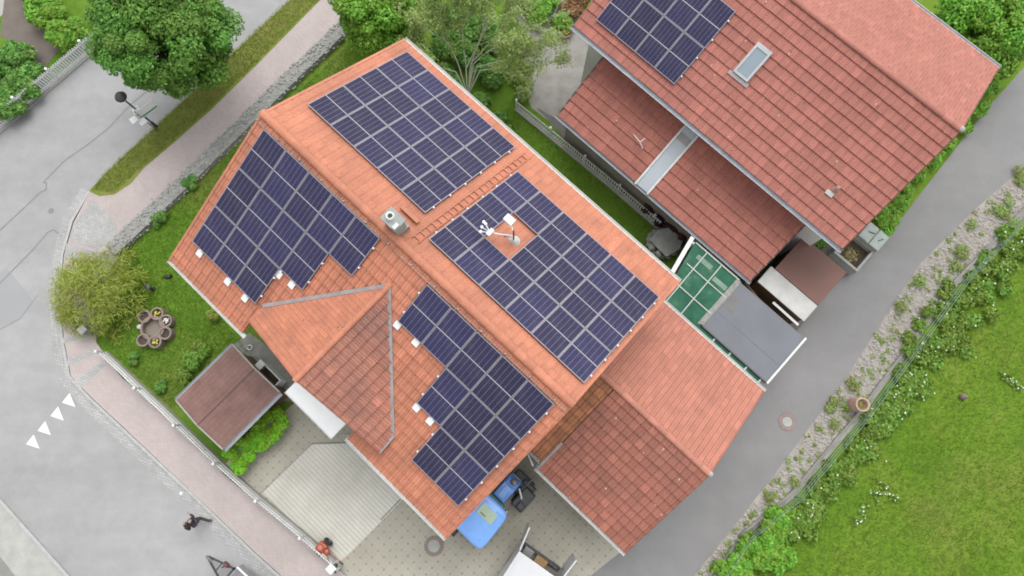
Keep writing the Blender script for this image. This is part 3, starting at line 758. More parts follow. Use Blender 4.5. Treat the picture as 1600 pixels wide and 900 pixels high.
solar_array('solar_panel', 'array around the antenna', 'solar panels around the antenna', down=ddR, a0=6.77, a1=13.33, nc=6, s0=0.72, s1=5.25, nr=3, skip={(1, 1)}, clamp_cols={**{(r, 0): 'lo' for r in range(3)}, **{(r, 5): 'hi' for r in range(3)}}, colname=frm('roof ladder'), rowname=rowsR, **A_)
solar_array('solar_panel', 'stepped array left of chimney', 'solar panels left of the chimney', down=ddL, a0=0.40, a1=5.72, nc=5, s0=0.32, s1=5.14, nr=3, skip={(1, 4), (2, 4), (2, 3)}, clamp_cols={(0, 4): 'hi', (1, 3): 'hi', (2, 2): 'hi'}, colname=frm('street gable'), rowname=rowsR, **A_)
solar_array('solar_panel', 'stepped array above the tractor', 'solar panels above the tractor', down=ddL, a0=7.78, a1=13.10, nc=5, s0=0.36, s1=5.16, nr=3, skip={(1, 0), (1, 1), (2, 0), (2, 1), (2, 2)}, clamp_cols={(0, 0): 'lo', (1, 2): 'lo', (2, 3): 'lo', (0, 4): 'hi', (1, 4): 'hi', (2, 4): 'hi'}, colname=frm_r('tractor-side gable', 5), rowname=rowsR, **A_)
# white mounting plates showing below the panel edges of the left slope
plate_src = None
for px, py, lab in ((312, 396, 'white plate under the lowest panel row, nearest the street gable'),
                    (356, 440, 'white plate under the lowest panel row, in the middle of its edge'),
                    (383, 466, 'white plate under the lowest panel row, beside the cross gable valley'),
                    (436, 429, 'white plate on tiles inside the corner of the stepped array'),
                    (456, 445, 'white plate below the middle panel row, left of the chimney'),
                    (621, 508, 'white plate below ridge panel row, closest to the cross gable ridge end'),
                    (650, 535, 'white plate below ridge panel row, right of the lead valley'),
                    (651, 637, 'white plate below middle panel row, nearer the lead valley'),
                    (672, 658, 'white plate below middle panel row, inside the corner above the drive')):
    # place on the left slope
    d = at(px, py, 7); z = 7.0
    for _ in range(12):
        q = hf(px, py, z); z = RZ - abs(q.y) * RH / WL + 0.06
    q = hf(px, py, z)
    if plate_src is None:
        m_ = MB(); m_.box(-.12, .12, -.12, .12, 0, 0.03); m_.box(-.05, .05, .1, .18, 0.0, 0.05); plate_src = o = m_.build('mounting_plate', M['white'], bevel=0.01)
    else:
        o = plate_src.copy(); COL.objects.link(o)
    tag(o, lab, 'mounting plate', 'white mounting plates on the left slope')
    ex = (U * 1.0); dn_ = (V * ddL[1] + Vector((0, 0, ddL[2]))); nn = ex.cross(-dn_)
    o.matrix_world = Matrix.Translation(toworld(q.x, q.y, z)) @ Matrix((ex, -dn_, nn)).transposed().to_4x4()

# ================================================================== ANTENNA in the gap of the array
bq = onR(8.57, 2.95)
ant = thing('roof_antenna', 'white roof antenna on a dull red mast in the gap between solar panels', 'antenna', toworld(*bq), YAW)
mb = MB(); mb.lathe([(0.24, -0.10), (0.20, 0.03), (0.09, 0.12), (0.07, 0.26), (0.0, 0.26)]); mb.build('mast_boot', M['zinc_light'], ant, True)
mt = toworld(*bq); l = lambda px, py, z: Matrix.Rotation(-YAW, 4, 'Z') @ (at(px, py, z) - mt)
top = Vector((0.0, 0.0, 1.35)); 
mb = MB(); mb.tube([(0, 0, 0.05), top], 0.03); mb.build('mast', plain('dull_red_mast', (0.22, 0.075, 0.07), 0.6), ant)
zt = mt.z
b1 = l(796, 344, zt + 1.15); mb = MB(); mb.tube([top * .8, b1], 0.022, 6); mb.box(b1.x - .17, b1.x + .17, b1.y - .12, b1.y + .12, b1.z - .05, b1.z + .09); mb.build('receiver_box', M['white'], ant, bevel=0.02)
b2 = l(781, 366, zt + 0.75); b3 = l(766, 363, zt + 0.8)
mb = MB(); mb.tube([(0, 0, .7), b2, b3], 0.024, 6); mb.box(b3.x - .07, b3.x + .07, b3.y - .13, b3.y + .13, b3.z - .04, b3.z + .06); mb.build('boom', M['white'], ant, bevel=0.01)
mb = MB()
for px, py in ((756, 347), (753, 355), (751, 362), (759, 350)):
    e_ = l(px, py, zt + 0.85); mb.tube([b3, e_], 0.014, 6); mb.lathe([(0.0, -.04), (0.045, -.04), (0.05, .04), (0.0, .05)], e_, 8)
mb.build('receiver_head', M['white'], ant)
mb = MB(); b4 = l(789, 368, zt + .5); mb.lathe([(0.05, -.05), (0.055, .06), (0.0, .07)], b4, 10); mb.tube([(0, 0, .45), b4], 0.012, 5); mb.build('clamp', M['steel'], ant)

# ================================================================== ANNEX (garage)
AA, AB, AZ, AH, AWR, AWL, AE = 13.02, 1.76, 3.0, 1.82, 3.96, 3.94, 18.68
annex = frame_thing('garage_annex', 'low garage annex with weathered tiled gable roof between main house and alley', 'garage')
aR = math.hypot(AWR, AH); aL = math.hypot(AWL, AH)
mb = MB(); tile_slope(mb, (AA, AB, AZ + AH), (1, 0, 0), (0, AWR / aR, -AH / aR), AE - AA, aR, 0.20, 0.36, 0.026, 0.030, seed=11, stagger=False)
mb.build('roof_slope', M['tile_annex_light'], annex)
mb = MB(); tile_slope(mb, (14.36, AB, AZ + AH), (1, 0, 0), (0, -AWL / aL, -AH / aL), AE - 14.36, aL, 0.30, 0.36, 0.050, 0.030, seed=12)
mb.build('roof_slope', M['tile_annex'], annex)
mb = MB(); tile_slope(mb, (AA, AB, AZ + AH - 0.015), (1, 0, 0), (0, -AWL / aL, -AH / aL), 14.34 - AA, aL - 0.30, 0.30, 0.36, 0.05, 0.03, seed=13)
mb.build('roof_slope', M['tile_moss'], annex)['label'] = 'mossy orange brown strip of roof against the house'
mb = MB(); ridge_caps(mb, (13.5, AB, AZ + AH + .045), (AE, AB, AZ + AH + .045), 0.11, seed=80); mb.build('ridge_cap', M['tile_annex_light'], annex)
mb = MB(); mb.lathe([(0.0, -.1), (.1, -.08), (.1, .06), (0, .09)], (AE - .02, AB, AZ + AH + .02), 10); mb.build('ridge_end', M['concrete'], annex, True)
mb = MB()
nAL = Vector((0, -AH, AWL)).normalized()
def onA(a, s, k): return Vector((a, AB - s * AWL / aL, AZ + AH - s * AH / aL)) + nAL * k
mb.bar(onA(14.35, 2.9, .05), onA(14.35, aL + .02, .05), 0.10, 0.06, nAL); mb.build('flashing', M['lead'], annex)
mb = MB(); gutter(mb, (AA + .3, AB + AWR + .06, AZ - .02), (AE + .03, AB + AWR + .06, AZ - .02)); mb.build('gutter', M['zinc_light'], annex)
mb = MB(); gutter(mb, (AE + .03, AB - AWL - .06, AZ - .02), (14.3, AB - AWL - .06, AZ - .02)); mb.build('gutter', M['zinc_light'], annex)
pe = onA(0, aL - .30, -.03)
mb = MB(); gutter(mb, (14.32, pe.y - .06, pe.z), (AA + .3, pe.y - .06, pe.z), 0.06); mb.tube([(14.25, pe.y - .07, pe.z - .05), (14.30, pe.y - .3, pe.z - .28), (14.32, AB - AWL - .0, AZ - .1)], 0.035); mb.build('gutter', M['zinc'], annex)
mb = MB(); mb.tube([(13.3, pe.y - .15, pe.z - .2), (13.55, pe.y - .22, pe.z - .25), (13.75, pe.y - .16, pe.z - .25), (14.2, pe.y - .35, pe.z - .3)], 0.03); mb.build('downpipe', M['white_dirty'], annex)
mb = MB(); wall_prof(mb, [(AB - 3.35, 0), (AB + 3.5, 0), (AB + 3.5, AZ + .05), (AB, AZ + AH - .17), (AB - 3.35, AZ + .05)], 12.97, 18.3); mb.build('wall', M['plaster'], annex)
mb = MB()
for b in (AB - 1.7, AB + 1.7): window(annex, (18.3, b, 1.6), 1.1, .9, (0, -1, 0), (1, 0, 0))
mb.box(15.2, 17.7, AB - 3.40, AB - 3.345, 0.03, 2.25); mb.build('garage_door', M['wood'], annex)

# ================================================================== NEIGHBOUR HOUSE
NYAW, NO = -0.75, Vector((15.35, 9.79, 0))
NE, NH, NWL, NWR, NA0 = 5.0, 2.19, 4.95, 4.82, -13.1
neigh = thing('neighbour_house', 'neighbouring house with reddish tiled roof, skylight and lower side roof above the picket fence', 'house', NO, NYAW)
nsL = math.hypot(NWL, NH); nsR = math.hypot(NWR, NH); NZ = NE + NH
dnL = (0, -NWL / nsL, -NH / nsL); dnR = (0, NWR / nsR, -NH / nsR)
mb = MB(); tile_slope(mb, (NA0, 0, NZ), (1, 0, 0), dnL, -NA0, nsL, 0.30, 0.386, 0.050, 0.022, seed=21, jit=0.004); mb.build('roof_slope', M['tile_neigh'], neigh)
mb = MB(); tile_slope(mb, (NA0, 0, NZ), (1, 0, 0), dnR, -NA0, nsR, 0.24, 0.36, 0.024, 0.022, seed=22, stagger=True); mb.build('roof_slope', M['tile_neigh_far'], neigh)
mb = MB(); ridge_caps(mb, (NA0, 0, NZ + .04), (0, 0, NZ + .04), 0.12, seed=120); mb.build('ridge_cap', M['tile_neigh_far'], neigh)
mb = MB(); mb.lathe([(0.0, -.1), (.11, -.08), (.1, .06), (0, .09)], (-.02, 0, NZ + .03), 10); mb.build('ridge_end', M['concrete'], neigh, True)
mb = MB(); gutter(mb, (0.05, -NWL - .08, NE), (NA0 - .05, -NWL - .08, NE), 0.10, 0.02); mb.build('gutter', M['gutter_blue'], neigh)
mb = MB(); gutter(mb, (NA0 - .05, NWR + .07, NE), (0.05, NWR + .07, NE), 0.085, 0.02); mb.build('gutter', M['zinc'], neigh)
for y, z in ((-NWL, NE), (NWR, NE)):
    for a in (-.0, NA0): mb = MB(); mb.bar((a, 0, NZ - .08), (a, y, z - .08), 0.05, 0.18); mb.build('bargeboard', M['wood'], neigh)
mb = MB(); wall_prof(mb, [(-4.4, 0), (4.3, 0), (4.3, NE + .2), (0, NZ - .17), (-4.4, NE + .2)], -12.6, -0.55); mb.build('wall', M['plaster_white'], neigh)
for z in (1.7, 4.2):
    for b in (-2.2, 2.0): window(neigh, (-.55, b, z), 1.0, 1.2, (0, 1, 0), (1, 0, 0))
# lower side roof in two pieces with a glazed strip between
LE, LU, LB0, LB1 = 2.75, 4.15, -4.36, -7.24
ll = math.hypot(LB1 - LB0, LE - LU); dl = (0, (LB1 - LB0) / ll, (LE - LU) / ll)
for i, (a0, a1) in enumerate(((-11.68, -7.38), (-6.70, -1.40))):
    mb = MB(); tile_slope(mb, (a0, LB0, LU), (1, 0, 0), dl, a1 - a0, ll, 0.30, 0.40, 0.055, 0.016, seed=31 + i, jit=0.004); mb.build('lower_roof', M['tile_low'], neigh)
nl = Vector((0, -(LE - LU), (LB1 - LB0))).normalized()
if nl.z < 0: nl = -nl
def onLo(a, s, k): return Vector((a, LB0 + dl[1] * s, LU + dl[2] * s)) + nl * k
mb = MB(); mb.bar(onLo(-7.04, -.02, .03), onLo(-7.04, ll + .02, .03), 0.56, 0.03, nl); gs = mb.build('glazed_strip', M['frosted'], neigh)
mb = MB()
for a in (-7.36, -6.72): mb.bar(onLo(a, -.02, .05), onLo(a, ll + .06, .05), 0.075, 0.11, nl)
mb.build('strip_frame', M['white_dirty'], gs)
mb = MB(); mb.bar(onLo(-7.32, .75, .06), onLo(-6.76, .75, .06), .30, .03, nl); mb.build('strip_flap', M['lead'], gs)
mb = MB(); gutter(mb, (-1.35, LB1 - .07, LE - .02), (-11.72, LB1 - .07, LE - .02), 0.07); mb.build('gutter', M['gutter_blue'], neigh)
mb = MB(); mb.prism([(-11.4, -6.85), (-1.7, -6.85), (-1.7, -4.42), (-11.4, -4.42)], 0, LE - .1); mb.build('side_room_wall', plain('grey_brown_plaster', (0.20, 0.18, 0.165), .9), neigh)
for a in (-11.66, -1.42): mb = MB(); mb.bar(onLo(a, 0, -.02), onLo(a, ll, -.02), 0.05, 0.14, nl); mb.build('bargeboard', M['darkmetal'], neigh)
# skylight
nnL = Vector((0, -NH, NWL)).normalized()
def onN(a, s, k=0.0): return Vector((a, -s * NWL / nsL, NZ - s * NH / nsL)) + nnL * k
def box_on(mb, a0, a1, s0, s1, k0, k1):
    P = [onN(a, s, k) for k in (k0, k1) for s in (s0, s1) for a in (a0, a1)]
    n0 = len(mb.v); mb.v += [tuple(p) for p in P]
    for q in ((0, 2, 3, 1), (4, 5, 7, 6), (0, 1, 5, 4), (2, 6, 7, 3), (0, 4, 6, 2), (1, 3, 7, 5)): mb.f.append(tuple(n0 + i for i in q)); mb.uv += [(0, 0)] * 4
mb = MB(); a0, a1, s0, s1 = -7.24, -6.58, 1.80, 3.10
for b_ in ((a0, a0 + .09, s0, s1), (a1 - .09, a1, s0, s1), (a0 + .09, a1 - .09, s0, s0 + .17), (a0 + .09, a1 - .09, s1 - .09, s1)): box_on(mb, *b_, 0.0, 0.13)
sk = mb.build('skylight', M['zinc'], neigh)
mb = MB(); box_on(mb, a0 + .09, a1 - .09, s0 + .17, s1 - .09, 0.06, 0.10); mb.build('pane', M['glass'], sk)
mb = MB(); box_on(mb, a0 - .12, a1 + .12, s1 + .01, s1 + .16, 0.04, 0.075); mb.build('apron_flashing', M['lead'], sk)
mb = MB(); c = onN(-1.65, 4.05, 0.0); mb.lathe([(0.14, -.02), (.10, .10), (.075, .14), (.075, .34), (.0, .36)], c, 12); mb.build('vent_pipe', M['terracotta'], neigh, True)
mb = MB(); box_on(mb, -1.85, -1.55, 4.15, 4.32, 0.04, 0.07); mb.build('vent_flashing', M['felt_pale'], neigh)
# glazed porch beyond the far eave
mb = MB(); fp = [(1395, -30), (1440, -40), (1468, 14), (1452, 34), (1425, 12)]
P = [Matrix.Rotation(-NYAW, 4, 'Z') @ (at(x, y, 3.2) - NO) for x, y in ((1390, -24), (1418, -34), (1468, 13), (1453, 33))]
xs0, xs1, ys0, ys1 = -4.6, -2.35, 4.35, 5.75
pm = MB(); pm.box(xs0, xs1, ys0, ys1, 3.1, 3.14); po = pm.build('porch_glazing', M['frosted_green'], neigh)
pm = MB()
for x in (xs0, (xs0 + xs1) / 2 - .35, xs1): pm.bar((x, ys0, 3.17), (x, ys1 + .05, 3.17), .06, .05)
pm.bar((xs0, ys1, 3.18), (xs1, ys1, 3.18), .06, .05)
for x in (xs0, xs1): pm.bar((x, ys1 - .03, 0), (x, ys1 - .03, 3.1), .08, .08)
pm.build('porch_frame', M['white_dirty'], po)
# neighbour's solar panels
rowsN = ['upper row', 'lower row']
solar_array('solar_panel', "neighbour's roof array", "solar panels on the neighbour's roof", frame_loc=NO, frame_rz=NYAW, org=(0, 0, NZ), ax=(1, 0, 0), down=dnL, a0=-12.5, a1=-8.56, nc=4, s0=1.50, s1=4.76, nr=2, skip=(), clamp_cols={(r, 3): 'hi' for r in range(2)}, colname=frm_r('skylight', 4), rowname=rowsN)
# twiggy leftover on lower roof: a small bracket
mb = MB(); q0 = at(990, 210, 3.4); mb.tube([q0, at(1000, 222, 3.75), at(1004, 232, 3.5)], 0.02, 5); mb.tube([at(1000, 222, 3.75), at(1008, 216, 3.8)], 0.02, 5); mb.tube([at(1000, 222, 3.75), at(1000, 226, 3.3)], 0.02, 5)
tag(mb.build('broken_bracket', M['white_dirty']), 'thin whitish bent bracket lying on the lower red roof', 'bracket')

# ================================================================== SHEDS AND GLASS ROOF BETWEEN THE HOUSES
glass = frame_thing('glass_roof', 'green glazed lean-to roof with white bars between the two houses', 'glass roof')
GZ = 2.55
gp = [(13.62, 5.95), (13.02, 8.60), (15.32, 8.60), (15.38, 6.02)]
# pitched slightly down to the neighbour
mb = MB(); mb.prism([(13.58, 5.84), (13.02, 8.58), (15.30, 8.58), (15.38, 5.84)], GZ, GZ + .02); mb.build('glazing', M['green_glass'], glass)
mb = MB(); mb.prism([(15.386, 5.84), (15.386, 6.12), (18.45, 6.12), (18.45, 5.84)], GZ - .06, GZ - .04); mb.build('glazing', M['green_glass'], glass)
mb = MB()
for b in (6.75, 7.65): mb.bar((13.35, b, GZ + .04), (15.36, b, GZ + .04), .045, .05)
for a in (13.75, 14.5): mb.bar((a, 5.9, GZ + .045), (a - .1, 8.58, GZ + .045), .045, .05)
mb.bar((13.05, 8.55, GZ + .045), (15.3, 8.55, GZ + .045), .06, .06)
for a in (16.1, 16.9, 17.7, 18.4): mb.bar((a, 5.87, GZ - .02), (a, 6.12, GZ - .02), .06, .05)
mb.build('glazing_bar', plain('grey_green_bar', (0.34, 0.38, 0.34), .6, .2), glass)
mb = MB(); mb.bar((13.38, 5.92, GZ + .06), (12.82, 8.62, GZ + .06), .16, .14); mb.build('front_beam', M['white'], glass)
mb = MB()
for a, b, w_ in ((13.45, 8.2, .75), (14.5, 7.95, .65)): mb.box(a, a + w_, b - .12, b + .08, GZ + .022, GZ + .027)
mb.build('pale_stain', plain('dull_green_grey', (0.15, 0.22, 0.17), .7, .3), glass)
mb = MB()
for a, b in ((13.5, 6.0), (13.0, 8.5), (15.3, 8.5), (15.3, 6.05)): mb.bar((a, b, 0), (a, b, GZ), .09, .09)
mb.build('post', M['white_dirty'], glass)
def flat_shed(name, label, a0, a1, b0, b1, z, roofmat, wallmat, over=0.12):
    t = frame_thing(name, label, 'shed')
    mb = MB(); mb.box(a0, a1, b0, b1, z, z + .07); mb.build('roof', roofmat, t, bevel=0.01)
    mb = MB(); mb.box(a0 + over, a1 - over, b0 + over, b1 - over, 0, z); mb.build('wall', wallmat, t)
    return t
t = flat_shed('grey_shed', 'flat roofed shed with smooth grey roofing sheet and pale edge, right of green glass', 15.42, 18.62, 6.18, 8.53, 2.5, M['felt_grey'], M['wood'])
mb = MB(); mb.box(15.20, 15.418, 6.12, 8.55, 2.48, 2.60); mb.build('rough_edge', M['stonewall'], t)
mb = MB(); mb.box(18.622, 18.70, 6.16, 8.56, 2.46, 2.60); mb.build('fascia', M['white_dirty'], t)
mb = MB(); mb.box(15.3, 18.62, 6.13, 6.178, 2.44, 2.60); mb.build('edge_trim', M['darkmetal'], t)
mb = MB(); mb.box(15.42, 15.95, 7.35, 7.95, 2.572, 2.576); mb.build('patch', plain('darker_patch', (0.13, 0.125, 0.125), .7), t)
mb = MB(); mb.box(15.5, 18.6, 7.0, 7.02, 2.572, 2.577); mb.build('sheet_seam', plain('sheet_seam', (0.12, 0.125, 0.135), .7), t)
t = flat_shed('brown_shed', 'flat roofed shed with plain brown roof beside the alley', 16.05, 18.24, 9.95, 11.78, 2.4, M['felt_brown'], M['wood'])
mb = MB(); mb.box(15.88, 18.23, 9.08, 9.93, 2.38, 2.44); mb.build('pale_roof_strip', M['felt_pale'], t)
mb = MB(); mb.box(16.0, 18.2, 9.2, 9.9, 0, 2.37); mb.build('wall', M['wood'], t)
mb = MB(); mb.bar((16.9, 8.93, 2.2), (18.2, 8.90, 2.2), .10, .04); tag(mb.build('white_plank', M['white_dirty']), 'white plank lying in the brown gap between the two sheds', 'plank')
bpy.data.objects['white_plank'].location = O; bpy.data.objects['white_plank'].rotation_euler = (0, 0, YAW)
mb = MB(); mb.bar((15.9, 8.75, 1.6), (18.2, 8.72, 1.6), .35, .05); mb.bar((15.6, 8.9, 1.9), (16.6, 8.72, 1.9), .08, .08)
o = tag(mb.build('timber_stack', M['wood']), 'brown timber stacked in the gap between the two sheds', 'timber'); o.location = O; o.rotation_euler = (0, 0, YAW)

# ================================================================== FENCES
def picket_fence(name, label, pts, h, mats, sp=0.13, wd=0.075, base_h=0.0, base_m=None, scallop=False, posts=2.4, z0=0.0):
    P = [at(x, y, z0) for x, y in pts]
    t = thing(name, label, 'fence', (P[0].x, P[0].y, z0))
    off = Vector((P[0].x, P[0].y, 0)) * -1 - Vector((0, 0, z0)) * 0
    pk, rl, po, bs = MB(), MB(), [], MB()
    dist = 0.0; nextp = 0.0
    for a, b in zip(P, P[1:]):
        a = a + off; b = b + off; a.z = b.z = 0
        d = (b - a); Ls = d.length; d.normalize(); s_ = Vector((-d.y, d.x, 0))
        k = int(Ls / sp)
        for i in range(k):
            c = a + d * (i + .5) * Ls / k; hh = h * (1 + random.uniform(-.02, .02))
            if scallop: hh *= 0.86 + 0.14 * abs(math.cos(math.pi * (dist + i * sp) / posts))
            m_ = Matrix.Translation(c) @ Matrix((d, s_, Vector((0, 0, 1)))).transposed().to_4x4()
            pk.box(-wd / 2, wd / 2, -.012, .012, base_h + .04, hh - .05, m_)
            v4 = [m_ @ Vector(q) for q in ((-wd / 2, -.012, hh - .05), (wd / 2, -.012, hh - .05), (wd / 2, .012, hh - .05), (-wd / 2, .012, hh - .05))]
            tp = m_ @ Vector((0, 0, hh))
            for q in range(4): pk.face([v4[q], v4[(q + 1) % 4], tp])
        for zz in (base_h + .15 * h, h * .8): rl.bar(a + s_ * .03 + Vector((0, 0, zz)), b + s_ * .03 + Vector((0, 0, zz)), .035, .06)
        if base_h: bs.bar(a + Vector((0, 0, base_h / 2 - .05)), b + Vector((0, 0, base_h / 2 - .05)), .22, base_h + .1)
        s_d = nextp - dist
        while s_d < Ls: po.append(a + d * s_d + s_ * .03); s_d += posts; nextp += posts
        dist += Ls
    pk.build('pickets', mats, t); rl.build('rail', mats, t)
    if base_h: bs.build('plinth', base_m, t)
    for p in po:
        q = MB(); q.box(p.x - .04, p.x + .04, p.y - .04, p.y + .04, 0, h + .03); q.box(p.x - .05, p.x + .05, p.y - .05, p.y + .05, h + .03, h + .06); q.build('post', mats, t)
    return t
random.seed(3)
picket_fence('picket_fence', 'white picket fence along the street, in front of the top left garden', [(-60, 258), (0, 206), (85, 133), (150, 78), (200, 34)], 0.95, M['white'], 0.12, 0.085, 0.08, M['concrete'], posts=1.9)
picket_fence('picket_fence', 'low white picket fence with scalloped top between pink sidewalk and garden hedge', [(168, 553), (215, 598), (268, 648), (350, 727), (405, 776), (470, 830), (534, 886)], 0.85, M['white_dirty'], 0.125, 0.075, 0.30, M['concrete'], scallop=True, posts=2.3, z0=0.0)
swp = [(186, 400), (300, 292), (398, 196), (452, 142), (554, 44)]
sw = thing('stone_wall', 'low rough grey stone wall beside the upper sidewalk', 'wall', at(*swp[0]))
mb = MB(); strip(mb, swp, 0.0, .34, -.05, .58); wo_ = at(*swp[0]); mb.v = [(x - wo_.x, y - wo_.y, z) for x, y, z in mb.v]; mb.build('core', M['stonewall'], sw)
mb = MB(); rw = random.Random(17)
for (x0, y0), (x1, y1) in zip(swp, swp[1:]):
    a, b = at(x0, y0), at(x1, y1); d_ = b - a; k_ = int(d_.length / .12); nv = Vector((-d_.y, d_.x, 0)).normalized()
    for i in range(k_):
        for lane in (-.06, .06, .18, .30, .42, .54, .62):
            q = a + d_ * ((i + rw.random()) / k_) + nv * (lane + rw.uniform(-.05, .05)) - wo_; sz = rw.uniform(.05, .085)
            mb.blob((q.x, q.y, (.33 if 0 < lane < .58 else rw.uniform(.08, .32)) + rw.uniform(-.03, .05)), sz, sz * rw.uniform(.7, 1), sz * .4, 6, .2, rw)
mb.build('stones', plain('wall_stones', (0.255, 0.255, 0.243), .9, .3, 3.0), sw)
picket_fence('picket_fence', 'pale picket fence along the narrow lawn below the neighbouring house', [(806, 170), (870, 222), (955, 292), (1028, 355)], 0.80, M['white_dirty'], 0.125, 0.06, 0.10, M['concrete'], posts=2.0)
# gate pillars near the corner of the sidewalk
for (px, py), lab in (((150, 520), 'stone gate pillar at sidewalk corner beneath the yellow green shrub'), ((527, 881), 'white gate pillar ending the scalloped fence by the drive')):
    p = at(px, py, 0); q = MB(); q.box(-.13, .13, -.13, .13, 0, .95); q.box(-.16, .16, -.16, .16, .95, 1.0)
    o = q.build('gate_pillar', M['white_dirty'] if px > 300 else M['stonewall'], bevel=.01); o.location = p; o.rotation_euler = (0, 0, YAW); tag(o, lab, 'pillar')
# thin wire fence along the meadow
wf = [(1720, 222), (1600, 338), (1497, 444), (1420, 550), (1345, 652), (1242, 776), (1165, 838), (1120, 905)]
P = [at(x, y) for x, y in wf]
t = thing('wire_fence', 'low green wire fence on thin posts between gravel strip and meadow', 'fence', P[0])
wr, mesh_, ei = MB(), MB(), MB(); nx_ = 0
for a, b in zip(P, P[1:]):
    a = a - P[0]; b = b - P[0]; Ls = (b - a).length
    for z in (0.05, .3, .55, .78): wr.tube([a + Vector((0, 0, z)), b + Vector((0, 0, z))], .008, 5)
    for i in range(int(Ls / .3)):
        c = a + (b - a) * (i / int(Ls / .3)); wr.tube([c + Vector((0, 0, .05)), c + Vector((0, 0,   .78))], .004, 4, cap=False)
    k = max(1, int(Ls / 2.2))
    for i in range(k):
        c = a + (b - a) * (i / k); q = MB(); q.tube([c, c + Vector((0, 0, .9))], .025, 6); q.build('post', plain('green_post', (0.14, 0.22, 0.18), .5) if nx_ == 0 else bpy.data.materials['green_post'], t); nx_ += 1
wr.build('wire', plain('green_wire', (0.22, 0.30, 0.28), .5), t)
ed = MB(); strip(ed, [(1720, 205), (1590, 336), (1490, 440), (1412, 548), (1338, 648), (1234, 772), (1158, 834), (1112, 905)], 0, .12, -.06, .06)
tag(ed.build('edging', M['concrete_dark']), kind='structure')

# ================================================================== LEAVES
def leaves(mb_unused, name, clumps, mat, parent=None, seed=1, size=0.11, aspect=0.62, up=0.5, out=0.8, rpow=0.45, droop=0.0):
    """clumps: (x, y, z, rx, ry, rz, count); one mesh of many small folded leaves"""
    r = np.random.default_rng(seed); C = []; NN = []; K = []
    for ci, (x, y, z, rx, ry, rz, n_) in enumerate(clumps):
        d = r.normal(size=(n_, 3)); d /= np.linalg.norm(d, axis=1)[:, None] + 1e-9
        d[:, 2] = np.where(d[:, 2] < -0.35, -d[:, 2], d[:, 2])
        rad = r.random(n_) ** rpow
        C.append(np.array([x, y, z]) + d * rad[:, None] * np.array([rx, ry, rz]))
        NN.append(d); K.append(np.full(n_, r.random()))
    C = np.concatenate(C); d = np.concatenate(NN); K = np.concatenate(K); n_ = len(C)
    nrm = d * out + r.normal(size=(n_, 3)) * 0.38 + np.array([0, 0, up]); nrm /= np.linalg.norm(nrm, axis=1)[:, None]
    t = r.normal(size=(n_, 3)); t -= (t * nrm).sum(1)[:, None] * nrm
    if droop: t = d * 1.0 + np.array([0, 0, -droop]) + r.normal(size=(n_, 3)) * .35; t -= (t * nrm).sum(1)[:, None] * nrm
    t /= np.linalg.norm(t, axis=1)[:, None] + 1e-9; b = np.cross(nrm, t)
    s = size * r.uniform(.6, 1.3, n_)[:, None]
    v = np.stack([C - t * s, C + b * s * aspect - nrm * s * .15, C + t * s, C - b * s * aspect - nrm * s * .15], 1).reshape(-1, 3)
    C2 = v[:, 2] < 0.012; v[C2, 2] = 0.012
    me = bpy.data.meshes.new(name); me.vertices.add(len(v)); me.vertices.foreach_set('co', v.ravel().astype(np.float32))
    me.loops.add(len(v)); me.loops.foreach_set('vertex_index', np.arange(len(v), dtype=np.int32))
    me.polygons.add(n_); me.polygons.foreach_set('loop_start', np.arange(0, len(v), 4, dtype=np.int32)); me.polygons.foreach_set('loop_total', np.full(n_, 4, np.int32))
    ul = me.uv_layers.new(name='UVMap'); uvx = r.random(n_)
    uv = np.stack([np.repeat(uvx, 4), np.repeat(K, 4)], 1); ul.data.foreach_set('uv', uv.ravel().astype(np.float32))
    me.materials.append(mat); me.update(calc_edges=True)
    o = bpy.data.objects.new(name, me); COL.objects.link(o)
    if parent: o.parent = parent
    return o

def mpp(px, py, z): return (at(px + 10, py, z) - at(px, py, z)).length / 10
def crown_clumps(rad, zc, rz, n, cr, per, seed, flat=1.0, inner=0.25):
    """clumps spread over an uneven crown of radius rad centred at height zc"""
    r = random.Random(seed); out = []
    g_ = math.pi * (3 - math.sqrt(5))
    for i in range(n):
        zz = 1 - 1.55 * (i + .5) / n; rr = math.sqrt(max(0, 1 - zz * zz)); th = i * g_ + r.uniform(-.3, .3)
        k = r.uniform(.72, .98); c = cr * r.uniform(.7, 1.25)
        out.append((math.cos(th) * rr * rad * k, math.sin(th) * rr * rad * k, zc + zz * rz * k, c, c, c * .8, int(per * r.uniform(.7, 1.3))))
    for i in range(int(n * inner)):
        th = r.uniform(0, 6.28); q = r.uniform(0, .6) * rad
        out.append((math.cos(th) * q, math.sin(th) * q, zc + r.uniform(-.4, .3) * rz, cr * 1.2, cr * 1.2, cr, int(per * .6)))
    return out
def tree(name, label, cat, px, py, zc, rpx, rz, mat, seed, n=60, cr=.55, per=330, size=.11, bark='bark', trunk_r=.16, group=None, limbs=9):
    c = at(px, py, zc); rad = rpx * mpp(px, py, zc)
    t = thing(name, label, cat, (c.x, c.y, 0), 0, group)
    leaves(None, 'crown', crown_clumps(rad - cr * .5, zc, rz, n, cr, per, seed), mat, t, seed, size)
    mb = MB(); r = random.Random(seed); mb.tube([(0, 0, -.05), (.04, .02, zc * .4), (0, .03, zc)], trunk_r, 8, trunk_r * .45)
    for i in range(limbs):
        th = i * 2.4 + r.uniform(-.3, .3); z0 = zc * r.uniform(.45, .85); q = rad * r.uniform(.5, .85)
        mb.tube([(0, 0, z0), (math.cos(th) * q * .5, math.sin(th) * q * .5, z0 + rz * .35), (math.cos(th) * q, math.sin(th) * q, z0 + rz * r.uniform(.4, .8))], trunk_r * .45, 5, .012)
    mb.build('trunk', M[bark], t, True)
    return t
